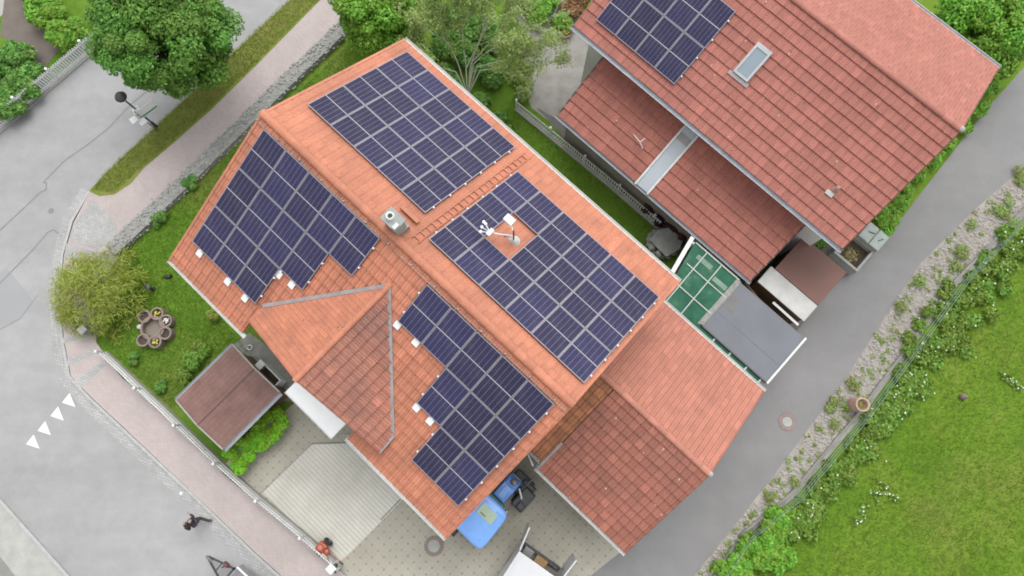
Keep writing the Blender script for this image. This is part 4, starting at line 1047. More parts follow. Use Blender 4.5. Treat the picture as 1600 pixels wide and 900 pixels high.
tree('street_tree', 'large round dark green tree on the grass verge beside the street lamp', 'tree', 256, 48, 4.2, 112, 2.4, M['leaf_maple'], 5, n=110, cr=.60, per=800, size=.072, trunk_r=.2)
tree('garden_tree', 'bright green bushy tree at the top, behind the roof corner of the main house', 'tree', 588, 14, 2.4, 68, 1.5, M['leaf_bright'], 8, n=46, cr=.5, per=560, size=.075)
tree('corner_tree', 'bright green dense tree in the top right corner beside the red roof', 'tree', 1545, 42, 2.3, 82, 1.8, M['leaf_bright'], 9, n=60, cr=.58, per=560, size=.085)

# pale birch with bare branches showing
bc = at(731, 150, 0)
birch = thing('birch_tree', 'sparse pale tree with whitish bare branches leaning over the narrow lawn', 'tree', (bc.x, bc.y, 0))
mb = MB(); r = random.Random(12); tips = []
def rel(px, py, z): return at(px, py, z) - Vector((bc.x, bc.y, 0))
def grow(p, d, Ln, rad_, depth):
    q = p + d * Ln; m_ = p + d * Ln * .5 + Vector((r.uniform(-.05, .05), r.uniform(-.05, .05), .03)) * Ln
    mb.tube([p, m_, q], rad_, 5, rad_ * .55, cap=False); tips.append((m_, q))
    if depth:
        for k in range(4 if depth > 1 else 3):
            a = Vector((r.uniform(-1, 1), r.uniform(-1, 1), r.uniform(-.35, .5))) * .62
            grow(p + d * Ln * r.uniform(.5, 1.0), (d + a).normalized(), Ln * r.uniform(.55, .75), max(.007, rad_ * .55), depth - 1)
forks = [((740, 100, 1.5), (778, 70, 2.9)), ((750, 110, 1.2), (790, 105, 2.2)), ((738, 95, 1.6), (770, 20, 3.3)), ((728, 108, 1.3), (760, 45, 3.0)), ((735, 100, 1.4), (800, 40, 3.2)), ((716, 100, 1.3), (690, 55, 2.8)), ((745, 105, 1.2), (812, 92, 2.4)), ((712, 112, 1.2), (668, 95, 2.2)), ((728, 100, 1.4), (722, 35, 3.2))]
for m1, m2 in forks:
    a, b = rel(*m1), rel(*m2); mb.tube([(0, 0, 0), a * .55, a], .026, 6, .024, cap=False)
    d = (b - a); grow(a, d.normalized(), d.length, .026, 3)
mb.build('branch', M['bark_pale'], birch, True)
cl = []
for m_, q in tips:
    for c in (m_, q):
        o_ = c + Vector((bc.x, bc.y, 0)); wgt = 16 if (c.x > .5) else 52
        cl.append((c.x, c.y, c.z - .05, .30, .30, .22, wgt))
cl = r.sample(cl, min(len(cl), 900))
cl = [(a[0], a[1], a[2], a[3], a[4], a[5], int(a[6] * .9)) for a in cl]
leaves(None, 'foliage', cl, M['leaf_birch'], birch, 14, .062, .5)
# drooping yellow green shrub at the sidewalk corner
c = at(146, 452, 0.9); wl = thing('willow_shrub', 'yellow green drooping shrub overhanging the sidewalk corner', 'shrub', (c.x, c.y, 0)); r = random.Random(4)
cl = []; mb = MB(); radw = 68 * mpp(146, 452, 1.0)
for i in range(120):
    th = r.uniform(0, 6.283); q = radw * math.sqrt(r.random()) * r.choice((.75, 1.0, 1.08)); z = 1.75 * (1 - (q / radw) ** 2 * .75) + r.uniform(-.2, .1)
    x, y = math.cos(th) * q, math.sin(th) * q
    cl.append((x, y, z, .50, .50, .22, 60)); mb.tube([(0, 0, .1), (x * .5, y * .5, z * .95), (x, y, z)], .02, 4, .006, cap=False)
leaves(None, 'foliage', cl, M['leaf_willow'], wl, 41, .13, .13, up=.6, droop=.5); mb.build('branch', M['bark'], wl)

def shrub(name, label, cat, pts, mat, seed, size=.09, per=260, cr=.35, stem=True, group=None):
    """pts: (px, py, z, radius_m)"""
    c = at(pts[0][0], pts[0][1], 0); t = thing(name, label, cat, (c.x, c.y, 0), 0, group); r = random.Random(seed); cl = []
    mb = MB()
    for px, py, z, rr in pts:
        p = at(px, py, z) - Vector((c.x, c.y, 0)); k = max(3, int(11 * rr * rr / (cr * cr) * .38))
        for i in range(k):
            th = r.uniform(0, 6.283); q = rr * math.sqrt(r.random()) * .92
            cl.append((p.x + math.cos(th) * q, p.y + math.sin(th) * q, max(.12, z * (1 - .5 * (q / rr) ** 2) * r.uniform(.75, 1.05)), cr * r.uniform(.7, 1.2), cr * r.uniform(.7, 1.2), min(cr * .8, z), int(per * r.uniform(.7, 1.2))))
        mb.tube([(p.x * .9, p.y * .9, 0), (p.x, p.y, z * .8)], .03, 5, .012)
    leaves(None, 'foliage', cl, mat, t, seed, size)
    if stem: mb.build('stem', M['bark'], t)
    return t
# neat bright hedge by the drive
t = thing('hedge', 'clipped bright green hedge beside the brown roofed pavilion', 'hedge', at(405, 690, 0)); c0 = at(405, 690, 0); r = random.Random(2); cl = []
A0, B0 = at(443, 648, .5), at(366, 722, .5)
for i in range(46):
    f = r.random(); p = A0.lerp(B0, f) - c0; s_ = (B0 - A0).normalized(); s_ = Vector((-s_.y, s_.x, 0)); k = r.uniform(-.45, .45)
    cl.append((p.x + s_.x * k, p.y + s_.y * k, .62 + r.uniform(-.06, .08), .24, .24, .22, 330))
leaves(None, 'foliage', cl, M['leaf_hedge'], t, 22, .055, .6, up=.7)
mb = MB()
for i in range(6): p = A0.lerp(B0, (i + .5) / 6) - c0; mb.tube([(p.x, p.y, 0), (p.x, p.y, .55)], .02, 5)
mb.build('stem', M['bark'], t)

shrub('shrub', 'green shrub patch in front garden right of brown path, top left corner', 'shrub', [(62, 12, .9, .75), (95, 45, .9, .7), (110, 62, .6, .4), (45, -20, .9, .8)], M['leaf_bright'], 51, .10)
shrub('shrub', 'dark green shrubs at left edge between white fence and brown path', 'shrub', [(12, 85, 1.0, .8), (28, 128, .9, .75), (5, 160, .8, .7), (-30, 100, 1, .9), (45, 105, .5, .35)], M['leaf_shrub'], 52, .10)
shrub('shrub', 'green bush at the top beside the gravel courtyard', 'shrub', [(850, 8, .8, .7), (880, 32, .6, .4), (830, -15, .9, .7)], M['leaf_bright'], 53, .08)
shrub('shrub', 'reddish flowering plant beside the neighbouring roof corner at the top', 'shrub', [(893, 12, .6, .38), (905, -6, .6, .35)], M['leaf_red'], 54, .07)
shrub('shrub', 'pale weedy bush at left edge of the gravel courtyard', 'shrub', [(815, 70, .5, .45), (812, 110, .5, .5), (820, 140, .4, .4)], M['leaf_birch'], 55, .07, per=170)
shrub('shrub', 'dense low greenery under the birch, beside the main house eave', 'shrub', [(690, 120, .5, .6), (740, 165, .45, .6), (780, 195, .3, .5), (655, 85, .6, .5), (700, 60, .7, .7), (760, 110, .6, .6), (725, 75, .6, .7), (745, 40, .6, .7), (715, 25, .7, .7), (775, 60, .4, .6), (700, 150, .4, .5)], M['leaf_shrub'], 56, .10, per=200)
shrub('shrub', 'dark purple leaved hedge under the neighbouring eave', 'shrub', [(1018, 322, .7, .25), (1035, 338, .7, .28), (1052, 355, .7, .28), (1068, 370, .7, .25)], M['leaf_purple'], 57, .07, cr=.2)
shrub('shrub', 'lush green bush at the alley foot of the red roof', 'shrub', [(1388, 338, .8, .55), (1380, 362, .6, .4), (1402, 318, .7, .45)], M['leaf_bright'], 58, .09, cr=.28)
shrub('hedge', 'strip of green climbing hedge along the alley edge of the neighbouring gable', 'hedge', [(1418, 295, .6, .32), (1440, 268, .6, .32), (1463, 243, .6, .34), (1485, 218, .6, .34), (1508, 190, .7, .4), (1530, 160, .8, .5), (1550, 130, .9, .5)], M['leaf_bright'], 59, .08, cr=.25, per=220)
shrub('shrub', 'large bright bush at the bottom between gravel strip and meadow', 'shrub', [(1178, 870, .5, .6), (1200, 838, .5, .55), (1225, 810, .45, .45), (1150, 895, .5, .6), (1215, 870, .5, .6), (1165, 930, .6, .7)], M['leaf_bright'], 60, .085, per=230)
shrub('shrub', 'small yellow green ball shrub beside the main house left eave', 'shrub', [(330, 489, .5, .22)], M['leaf_willow'], 61, .06, cr=.15)
shrub('shrub', 'pale leafy shrub in the lawn just above the brown roofed pavilion', 'shrub', [(298, 566, .4, .34), (285, 588, .25, .22), (312, 545, .25, .2)], M['leaf_weed'], 62, .06)
shrub('shrub', 'small dark shrub by the grey fence, left of the ridge corner', 'shrub', [(292, 288, .35, .25), (300, 280, .3, .2)], M['leaf_shrub'], 63, .07, cr=.18)
shrub('shrub', 'small dark shrub on the lawn beside the sidewalk corner', 'shrub', [(246, 340, .35, .28)], M['leaf_shrub'], 64, .07, cr=.18)
shrub('shrub', 'dark leafy clumps standing in for shade beside the scalloped fence, below the flower ring', 'shrub', [(206, 560, .3, .2), (249, 603, .3, .2)], M['leaf_shrub'], 65, .05, cr=.15)  # two small dark leaf clumps added to stand for patches of shade
shrub('shrub', 'green plants under the neighbouring gutter beside the planter box', 'shrub', [(1275, 372, .3, .22), (1285, 380, .25, .18)], M['leaf_shrub'], 66, .06, cr=.15)
# weeds with white flowers right of the wire fence
weed = []; r = random.Random(31); fl = MB()
for pts, n_ in ((((1580, 372), 26), ((1540, 420), 36), ((1500, 468), 42), ((1465, 505), 46), ((1440, 535), 34), ((1415, 585), 22), ((1390, 615), 20), ((1365, 650), 20), ((1335, 690), 18), ((1300, 725), 16), ((1275, 755), 14), ((1250, 790), 18), ((1230, 812), 26)), 0),:
    for (px, py), sp_ in pts:
        for i in range(16):
            x = px + r.uniform(-1, 1) * sp_; x += 9; y = py + r.uniform(-1, 1) * sp_ * .8 + 10
            p = at(x, y, 0); weed.append((p.x, p.y, r.uniform(.06, .26), .36, .36, .16, 120))
            for k in range((1 if r.random() < .55 else 0) if py < 640 else (1 if r.random() < .2 else 0)):
                q = p + Vector((r.uniform(-.4, .4), r.uniform(-.4, .4), r.uniform(.38, .55))); s_ = r.uniform(.02, .042)
                fl.face([q + Vector((s_, 0, 0)), q + Vector((0, s_, .01)), q + Vector((-s_, 0, .005)), q + Vector((0, -s_, .01))])
for path in (((1375, 760), (1362, 785), (1350, 805), (1340, 818)), ((1375, 760), (1385, 772), (1398, 782)), ((1565, 588), (1580, 592), (1600, 602))):
    for (x0, y0), (x1, y1) in zip(path, path[1:]):
        for i in range(5):
            f = r.random(); p = at(x0 + (x1 - x0) * f + r.uniform(-9, 9), y0 + (y1 - y0) * f + r.uniform(-8, 8), .2)
            s_ = r.uniform(.02, .04); fl.face([p + Vector((s_, 0, 0)), p + Vector((0, s_, .01)), p + Vector((-s_, 0, .005)), p + Vector((0, -s_, .01))])
            weed.append((p.x, p.y, .05, .16, .16, .05, 12))
tag(leaves(None, 'weeds', weed, M['leaf_weed'], None, 71, .08), kind='stuff')
tag(fl.build('meadow_flowers', M['flower_white']), kind='stuff')
# grass blades over meadow and lawn
def in_poly(x, y, poly):
    c = False; n_ = len(poly)
    for i in range(n_):
        (x0, y0), (x1, y1) = poly[i], poly[i - 1]
        if (y0 > y) != (y1 > y) and x < (x1 - x0) * (y - y0) / (y1 - y0) + x0: c = not c
    return c
def blades(name, poly, n_, mat, seed, h=.13, wd=.02, lean=(.5, .3), z0=0.0):
    r = np.random.default_rng(seed); xs = [p[0] for p in poly]; ys = [p[1] for p in poly]; P = []
    while len(P) < n_:
        x = r.uniform(min(xs), max(xs)); y = r.uniform(min(ys), max(ys))
        if in_poly(x, y, poly): q = at(x, y, 0); P.append((q.x, q.y, 0.0))
    P = np.array(P); th = r.uniform(0, 6.283, n_); d = np.stack([np.cos(th), np.sin(th), np.zeros(n_)], 1)
    hh = h * r.uniform(.5, 1.4, n_)[:, None]
    tip = P + (r.normal(size=(n_, 3)) * .5 + np.array([lean[0], lean[1], 0])) * hh + np.array([0, 0, 1]) * hh
    tip[:, 2] = np.abs(tip[:, 2]) * .35 + .02
    v = np.stack([P - d * wd, P + d * wd, tip], 1).reshape(-1, 3)
    me = bpy.data.meshes.new(name); me.vertices.add(len(v)); me.vertices.foreach_set('co', v.ravel().astype(np.float32))
    me.loops.add(len(v)); me.loops.foreach_set('vertex_index', np.arange(len(v), dtype=np.int32))
    me.polygons.add(n_); me.polygons.foreach_set('loop_start', np.arange(0, len(v), 3, dtype=np.int32)); me.polygons.foreach_set('loop_total', np.full(n_, 3, np.int32))
    ul = me.uv_layers.new(name='UVMap'); f = r.random(n_); g_ = (np.sin(P[:, 0] * 1.3) * np.cos(P[:, 1] * 1.1) + 1) / 2 * .6 + r.random(n_) * .4
    ul.data.foreach_set('uv', np.stack([np.repeat(f, 3), np.repeat(g_, 3)], 1).ravel().astype(np.float32))
    me.materials.append(mat); me.update(calc_edges=True)
    o = bpy.data.objects.new(name, me); COL.objects.link(o); o.location.z = z0; return tag(o, kind='stuff')
blades('meadow_grass', [(1640, 330), (1500, 460), (1420, 570), (1350, 660), (1245, 790), (1135, 920), (1640, 920)], 26000, M['blade'], 81, .17, .014)
blades('lawn_grass', [(200, 395), (400, 205), (560, 55), (640, 60), (420, 200), (262, 405), (400, 560), (270, 640), (160, 540)], 22000, M['blade'], 82, .09, .018)
blades('verge_grass', [(455, -2), (400, 49), (362, 84), (290, 154), (215, 224), (165, 270), (145, 298), (178, 303), (270, 223), (332, 168), (401, 100), (502, -2)], 11000, leaf_mat('verge_blades', (0.15, 0.220, 0.028), (0.21, 0.27, 0.045), (0.31, 0.28, 0.10), .3), 84, .10, .016, z0=.11)
blades('lawn_grass', [(800, 165), (830, 185), (1030, 360), (1000, 420), (830, 260), (760, 190)], 8000, M['blade'], 83, .08, .018)
# loose stones and weeds of the gravel strip
r = random.Random(5); st = MB(); gw = []
strip_poly = [(1610, 256), (1520, 334), (1438, 416), (1380, 504), (1322, 594), (1262, 676), (1205, 752), (1140, 834), (1083, 905), (1125, 905), (1160, 834), (1234, 772), (1338, 650), (1412, 548), (1490, 442), (1600, 332)]
k = 0
while k < 3600:
    x, y = r.uniform(1080, 1612), r.uniform(250, 906)
    if not in_poly(x, y, strip_poly): continue
    p = at(x, y, 0); s_ = r.choice((.03, .04, .05, .06, .09)) * r.uniform(.7, 1.2)
    st.blob((p.x, p.y, s_ * .4), s_, s_ * r.uniform(.6, 1), s_ * .6, 5, .2, r); k += 1
    if k % 22 == 0: gw.append((p.x, p.y, .05, .15, .15, .06, 20))
    if k % 260 == 0: gw.append((p.x, p.y, .12, .28, .28, .14, 130))
for px, py in ((1590, 270), (1560, 330), (1500, 392), (1435, 440), (1500, 398), (1405, 480), (1330, 600)): p = at(px, py); gw.append((p.x, p.y, .15, .34, .34, .16, 190))
tag(st.build('gravel_stones', plain('mixed_pebbles', (0.33, 0.305, 0.285), .9, .5, 30.0)), kind='stuff')
tag(leaves(None, 'gravel_weeds', gw, M['leaf_birch'], None, 72, .05), kind='stuff')

# ================================================================== STREET FURNITURE AND SMALL THINGS
# street lamp
p = at(246, 199, 0); lp = thing('street_lamp', 'dark mushroom topped street lamp on the verge beside the round tree', 'street lamp', p)
mb = MB(); mb.lathe([(.07, 0), (.07, .5), (.04, .55), (.035, 2.75), (0, 2.75)], (0, 0, 0), 10); mb.build('pole', M['darkmetal'], lp, True)
mb = MB(); mb.lathe([(.10, 2.70), (.13, 2.80), (.20, 2.96), (.19, 2.98), (0, 3.0)], (0, 0, 0), 16); mb.build('globe', M['frosted'], lp, True)
mb = MB(); mb.lathe([(.24, 2.93), (.25, 2.96), (.20, 3.05), (.08, 3.11), (0, 3.12), ], (0, 0, 0), 18); mb.build('lamp_hood', M['darkmetal'], lp, True)
mb = MB(); mb.lathe([(.14, 0.0), (.14, .03), (0, .035)], (0, 0, 0), 12); mb.build('base_plate', M['concrete'], lp)
# painted board fixed below the lamp
mb = MB(); b0 = at(212, 176, 1.9); dr = (at(236, 158, 1.9) - b0).normalized()
sg = thing('sign_board', 'white and green street sign standing under the lamp at the tree edge', 'sign', (b0.x, b0.y, 0))
nrm_ = Vector((-dr.y, dr.x, 0))
mb = MB(); mb.tube([(0, 0, 0), (0, 0, 2.0)], .025, 8); mb.build('post', M['steel'], sg)
mm = Matrix((dr, nrm_, Vector((0, 0, 1)))).transposed().to_4x4()
mb = MB(); mb.box(-.1, .85, -.012, .012, 1.35, 1.95, mm); mb.build('board', plain('white_sign_face', (0.8, 0.8, 0.8), .4, .03), sg)
mb = MB(); mb.box(-.08, .83, -.02, -.0125, 1.40, 1.50, mm); mb.build('stripe', plain('green_sign_paint', (0.10, 0.30, 0.26), .5), sg)
mb = MB()
for q in ((-.25, -.14, 1.80), (.1, .12, 1.86), (-.02, -.38, 1.70)):
    mb.box(-.16 + q[0], .14 + q[0], -.16 + q[1], .14 + q[1], q[2], q[2] + .03, mm)
mb.tube([mm @ Vector((-.25, -.14, 1.78)), (0, 0, 1.72), mm @ Vector((.1, .12, 1.85))], .015, 5); mb.tube([(0, 0, 1.62), mm @ Vector((-.02, -.38, 1.7))], .015, 5)
mb.build('side_plate', M['white'], sg, bevel=.01)
# shark-tooth yield triangles
ds_ = MB()
for i, (px, py) in enumerate(((108, 627), (90, 648), (70, 671), (52, 692))):
    pts = [(px - 11, py + 2), (px + 1, py - 13), (px + 10, py + 9)]
    o = MB(); c = at(px, py, 0)
    P = [at(x, y, 0) - c for x, y in pts]
    o.prism([(p.x, p.y) for p in P], 0.0, 0.0)
    o = o.build('yield_triangle', M['paint_white']); o.location = (c.x, c.y, .0135)
    tag(o, ['white painted triangle nearest the sidewalk kerb, first of the row', 'white painted triangle second from the sidewalk kerb', 'white painted triangle third from the sidewalk kerb', 'white painted triangle farthest out in the street from the kerb'][i], 'road marking', 'white triangles painted across the street')
# manholes
def manhole(px, py, r0, r1, ringm, lab, z=0.03):
    c = at(px, py, 0); t = thing('manhole_cover', lab, 'manhole cover', (c.x, c.y, 0))
    mb = MB(); mb.lathe([(r1, z), (r0, z), (r0, 0)], (0, 0, 0), 32); mb.build('ring', ringm, t)
    mb = MB(); mb.lathe([(r1 - .01, z - .012), (r1 - .01, z + .002), (.0, z + .004)], (0, 0, 0), 28); mb.build('lid', M['concrete'], t)
    mb = MB()
    for k in range(20):
        a = 2 * math.pi * k / 20; rr = (r0 + r1) / 2; mb.box(rr - (r0 - r1) * .4, rr + (r0 - r1) * .4, -.035, .035, z, z + .006, Matrix.Rotation(a, 4, 'Z'))
    mb.build('ring_stones', plain('ring_setts', (0.24, 0.19, 0.18), .85) if 'ring_setts' not in bpy.data.materials else bpy.data.materials['ring_setts'], t)
manhole(678, 853, .39, .25, plain('dark_ring_brick', (0.15, 0.12, 0.11), .85), 'round manhole with dark ring in the paved drive beside the tractor')
manhole(1230, 659, .38, .22, plain('alley_ring_brick', (0.18, 0.12, 0.11), .85), 'round manhole with reddish stone ring in the alley', .02)
mb = MB(); mb.disc((0, 0, .014), .13); o = mb.build('street_drain', M['street_patch']); o.location = at(80, 330, 0); tag(o, 'small round valve lid in the pale street', 'drain lid')
bpy.data.objects['street_drain'].data.materials[0] = M['tar']
mb = MB(); mb.lathe([(.0, .03), (.06, .025), (.07, 0)], (0, 0, .01), 10); o = mb.build('white_pebble', M['white']); o.location = at(283, 771, 0); tag(o, 'small white pebble in the gutter along the pink sidewalk', 'pebble')
# clay pot on the gravel strip
c = at(1332, 633, 0); t = thing('clay_pot', 'tall clay pipe used as planter on the gravel strip', 'planter', c)
mb = MB(); mb.lathe([(.30, 0), (.28, .85), (.225, .85), (.22, .62), (0, .62)], (0, 0, 0), 20); mb.build('pipe', M['terracotta'], t, True)
leaves(None, 'plant', [(0, 0, .72, .17, .17, .06, 60)], M['leaf_willow'], t, 7, .04); mb = MB(); mb.lathe([(.285, .80), (.30, .86), (.225, .87), (.215, .80)], (0, 0, 0), 20); mb.build('rim', plain('clay_rim', (0.36, 0.28, 0.20), .8), t, True)
# stone in the meadow
mb = MB(); mb.blob((0, 0, .1), .17, .13, .2, 8, .15, random.Random(3)); o = mb.build('stone', M['stone_pink'], smooth=True); o.location = at(1503, 620, 0); tag(o, 'small pale stone standing in the meadow grass', 'stone')
# flower ring in the lawn
c = at(245, 514, 0); fr_ = thing('flower_ring', 'ring of round stone planters around a stone basin on the lawn', 'planter', c)
mb = MB(); mb.lathe([(.52, 0), (.52, .38), (.42, .40), (.42, .12), (.0, .12)], (0, 0, 0), 28); mb.build('basin', M['stone_pink'], fr_)
mb = MB(); mb.disc((0, 0, .125), .41); mb.build('basin_floor', plain('basin_floor', (0.20, 0.17, 0.14), .9), fr_)
for k, ang in enumerate((128, 76, 28, -22, -72, -122)):
    a = R(ang); x, y = math.cos(a) * .62, math.sin(a) * .62
    mb = MB(); mb.lathe([(.27, 0), (.28, .42), (.21, .43), (.20, .30), (.0, .30)], (x, y, 0), 18); pl = mb.build('planter', M['stone_pink'], fr_)
    mb = MB(); mb.disc((x, y, .305), .2); mb.build('soil', M['soil'], pl)
    if k in (1, 4, 2):
        r = random.Random(k); mb = MB()
        for i in range(18): mb.blob((x + r.uniform(-.1, .1), y + r.uniform(-.1, .1), .36 + r.uniform(0, .05)), .035, .035, .02, 5, .1, r)
        mb.build('flower', M['flower_white'] if k == 2 else M['flower_yellow'], pl)
mb = MB(); mb.blob((0, 0, .1), .2, .13, .12, 8, .1, random.Random(8)); o = mb.build('white_stone', M['white'], smooth=True); o.location = at(222, 511, 0); tag(o, 'white stone lying left of the flower ring', 'stone')
# garden ornaments
mb = MB(); mb.lathe([(.12, 0), (.06, .1), (.05, .45), (.11, .5), (.12, .55), (.0, .58)], (0, 0, 0), 12); o = mb.build('bird_bath', M['darkmetal']); o.location = at(240, 452, 0); tag(o, 'small dark garden figure on the lawn above the flower ring', 'garden ornament')
mb = MB(); mb.blob((0, 0, .06), .2, .08, .07, 8, .2, random.Random(2)); mb.blob((.17, .05, .08), .06, .05, .08, 6); o = mb.build('dark_ornament', M['black'], smooth=True); o.location = at(262, 433, 0); tag(o, 'dark low ornament lying on the lawn near the roof eave', 'garden ornament')
# brown roofed pavilion
pv = frame_thing('garden_pavilion', 'small pavilion with brown profiled gable roof between lawn and hedge', 'pavilion')
mb = MB(); A1, A2, B1, B2, PZ, PH = 2.42, 5.12, -9.96, -6.98, 2.1, .22
am = 3.80
for sgn, ae in ((-1, A1), (1, A2)):
    Q = [(am, B1, PZ + PH), (am, B2, PZ + PH), (ae, B2, PZ), (ae, B1, PZ)]
    mb.face(Q if sgn < 0 else Q[::-1]); mb.face([(x, y, z - .06) for x, y, z in (Q if sgn > 0 else Q[::-1])])
    for i in range(4): a, b = Q[i], Q[(i + 1) % 4]; mb.face([a, b, (b[0], b[1], b[2] - .06), (a[0], a[1], a[2] - .06)])
rf = mb.build('roof', M['tin_brown'], pv)
mb = MB(); mb.tube([(am, B1 - .01, PZ + PH), (am, B2 + .01, PZ + PH)], .025, 8); mb.build('ridge_cap', plain('brown_ridge', (0.11, 0.06, 0.05), .7), pv)
mb = MB(); gutter(mb, (A2 + .08, B1, PZ - .02), (A2 + .08, B2, PZ - .02), .08); gutter(mb, (A1 - .05, B2, PZ - .02), (A1 - .05, B1, PZ - .02), .06); mb.build('gutter', M['gutter_blue'], pv)
mb = MB(); mb.box(A1 + .2, A2 - .2, B1 + .2, B2 - .2, 0, PZ - .02); mb.build('wall', M['wood'], pv)
mb = MB()
for y in (B1, B2): 
    for ae in (A1, A2): mb = MB(); mb.bar((am, y, PZ + PH - .02), (ae, y, PZ - .02), .05, .12); mb.build('bargeboard', M['greyfence'], pv)
# open white trough near the door
c = hf(419, 588, .75); t = thing('white_trough', 'open white trough box beside the pavilion roof and house corner', 'trough', toworld(c.x, c.y, 0), YAW)
mb = MB(); a_, b_, z_ = .52, .26, .78
mb.box(-a_, a_, -b_, -b_ + .05, 0.02, z_); mb.box(-a_, a_, b_ - .05, b_, 0.02, z_); mb.box(-a_, -a_ + .05, -b_ + .05, b_ - .05, .02, z_); mb.box(a_ - .05, a_, -b_ + .05, b_ - .05, .02, z_); mb.build('box', M['white'], t)
mb = MB(); mb.box(-a_ + .05, a_ - .05, -b_ + .05, b_ - .05, .0, .35); mb.build('filling', M['soil'], t)
mb = MB(); mb.bar((-a_ - .05, b_ + .02, z_ + .05), (-a_ - .05, -b_ - .02, z_ + .05), .3, .03); mb.build('shelf', M['white'], t)
mb = MB(); mb.lathe([(.10, .05), (.12, .06), (.12, .08), (.08, .08)], (0, 0, .0), 14); mb.tube([(0, 0, 0), (0, 0, .5)], .02, 6); o = mb.build('water_tap', M['white_dirty']); o.location = at(391, 543, 0); tag(o, 'small whitish water tap beside the left eave downpipe', 'tap')
# stone slab table beside the glass roof
c = at(1036, 383, 0); t = thing('stone_well', 'grey stone slab cover on rough rocks between lawn and green glass roof', 'well', c, YAW)
mb = MB(); mb.prism([(-.55, -.45), (.45, -.52), (.62, .1), (.5, .52), (-.3, .55), (-.62, .1)], .55, .68); mb.build('slab', M['tarp_grey'], t, bevel=.03)
mb = MB(); r = random.Random(4)
for k in range(18): a = k * .36; mb.blob((math.cos(a) * .58 - .05, math.sin(a) * .58, r.uniform(.12, .42)), .2, .2, .17, 7, .2, r)
mb.build('rocks', M['stonewall'], t, True)
# planter box with rubble, bins, barrel
c = at(1322, 400, .0); t = thing('planter_box', 'square concrete box filled with yellowish leaves beside the alley', 'planter', c, YAW)
mb = MB(); q = .62
for b_ in ((-q, q, -q, -q + .1), (-q, q, q - .1, q), (-q, -q + .1, -q + .1, q - .1), (q - .1, q, -q + .1, q - .1)): mb.box(*b_, 0, .75)
mb.build('box', M['concrete'], t); mb = MB(); mb.box(-q + .1, q - .1, -q + .1, q - .1, 0, .45); mb.build('soil', M['soil'], t)
leaves(None, 'dry_leaves', [(0.05, -.05, .47, .35, .35, .08, 160)], leaf_mat('dry_leaves', (0.16, 0.12, 0.05), (0.30, 0.24, 0.11), (0.42, 0.36, 0.2)), t, 5, .07)
c = at(1347, 379, .0); t = thing('bin', 'grey lidded bins behind the planter box at the alley', 'bin', c, YAW)
mb = MB(); mb.box(-.5, .5, -.4, .4, 0, .95); mb.build('body', M['concrete'], t, bevel=.03)
mb = MB(); mb.box(-.52, -.02, -.42, .42, .953, 1.03); mb.box(.02, .52, -.42, .42, .953, 1.03); mb.build('lid', plain('grey_lid', (0.27, 0.31, 0.29), .6), t, bevel=.04)
mb = MB(); mb.tube([(-.3, 0, 1.05), (-.05, .1, 1.06)], .02, 6); mb.tube([(.25, -.05, 1.05), (.35, .15, 1.06)], .02, 6); mb.build('handle', M['darkmetal'], t)
c = at(1263, 362, .9); t = thing('water_barrel', 'light blue barrel under the neighbouring gutter', 'barrel', (c.x, c.y, 0))
mb = MB(); mb.lathe([(.28, 0), (.32, .3), (.32, .65), (.28, .92), (.26, .92), (.25, .8), (0, .8)], (0, 0, 0), 20); mb.build('drum', plain('light_blue_plastic', (0.13, 0.36, 0.55), .4), t, True)
mb = MB(); mb.lathe([(.28, .90), (.29, .95), (.25, .95), (.25, .90)], (0, 0, 0), 20); mb.build('rim', plain('blue_rim', (0.16, 0.40, 0.58), .4), t, True)
# brown pot with yellow flowers near the neighbour's corner
c = at(884, 58, 0); t = thing('flower_pot', 'brown pot with yellow flowers at the courtyard under the roof corner', 'flower pot', c)
mb = MB(); mb.lathe([(.17, 0), (.24, .38), (.20, .38), (.19, .3), (0, .3)], (0, 0, 0), 16); mb.build('pot', M['terracotta'], t, True)
mb = MB(); r = random.Random(6)
for i in range(22): mb.blob((r.uniform(-.13, .13), r.uniform(-.13, .13), .38 + r.uniform(0, .1)), .04, .04, .03, 5, .1, r)
mb.build('flowers', M['flower_yellow'], t)
c = at(880, 42, 0); mb = MB(); mb.lathe([(.24, 0), (.28, .6), (.24, .6), (.22, .5), (0, .5)], (0, 0, 0), 16); o = mb.build('rain_tub', plain('brown_tub', (0.07, 0.055, 0.05), .7), smooth=True); o.location = c; tag(o, 'dark brown tub beside the green courtyard bush', 'tub')
# red garden tiller by the fence
c = at(511, 856, 0); t = thing('garden_tiller', 'faded red garden tiller with handlebars beside the white scalloped fence', 'garden machine', c, math.atan2(-.62, .75))
mb = MB(); mb.box(-.34, .05, -.2, .2, .22, .52); mb.box(.02, .26, -.13, .13, .3, .46); o1 = mb.build('body', M['red'], t, bevel=.08)
mb = MB(); mb.lathe([(.0, 0), (.09, 0), (.1, .1), (0, .12)], (-.15, .0, .52), 12); mb.lathe([(.0, 0), (.07, 0), (.07, .08), (0, .1)], (.12, .05, .46), 10); mb.build('engine_cap', plain('pale_red', (0.42, 0.14, 0.09), .5), t)
mb = MB()
for s_ in (-1, 1): mb.tube([(.2, .1 * s_, .35), (.55, .16 * s_, .7), (.85, .2 * s_, .85)], .017, 6)
mb.build('handlebar', plain('orange_red_rod', (0.35, 0.12, 0.05), .5), t)
mb = MB(); 
for s_ in (-1, 1): mb.tube([(.8, .19 * s_, .83), (.97, .21 * s_, .88)], .03, 6); 
mb.blob((.78, -.05, .8), .09, .12, .06, 8); mb.build('grip', M['black'], t)
for s_ in (-1, 1): mb = MB(); mb.lathe([(.08, -.05), (.2, -.05), (.2, .05), (.08, .05)], (-.1, .27 * s_, .2), 16, 'y'); mb.build('wheel', M['rubber'], t)

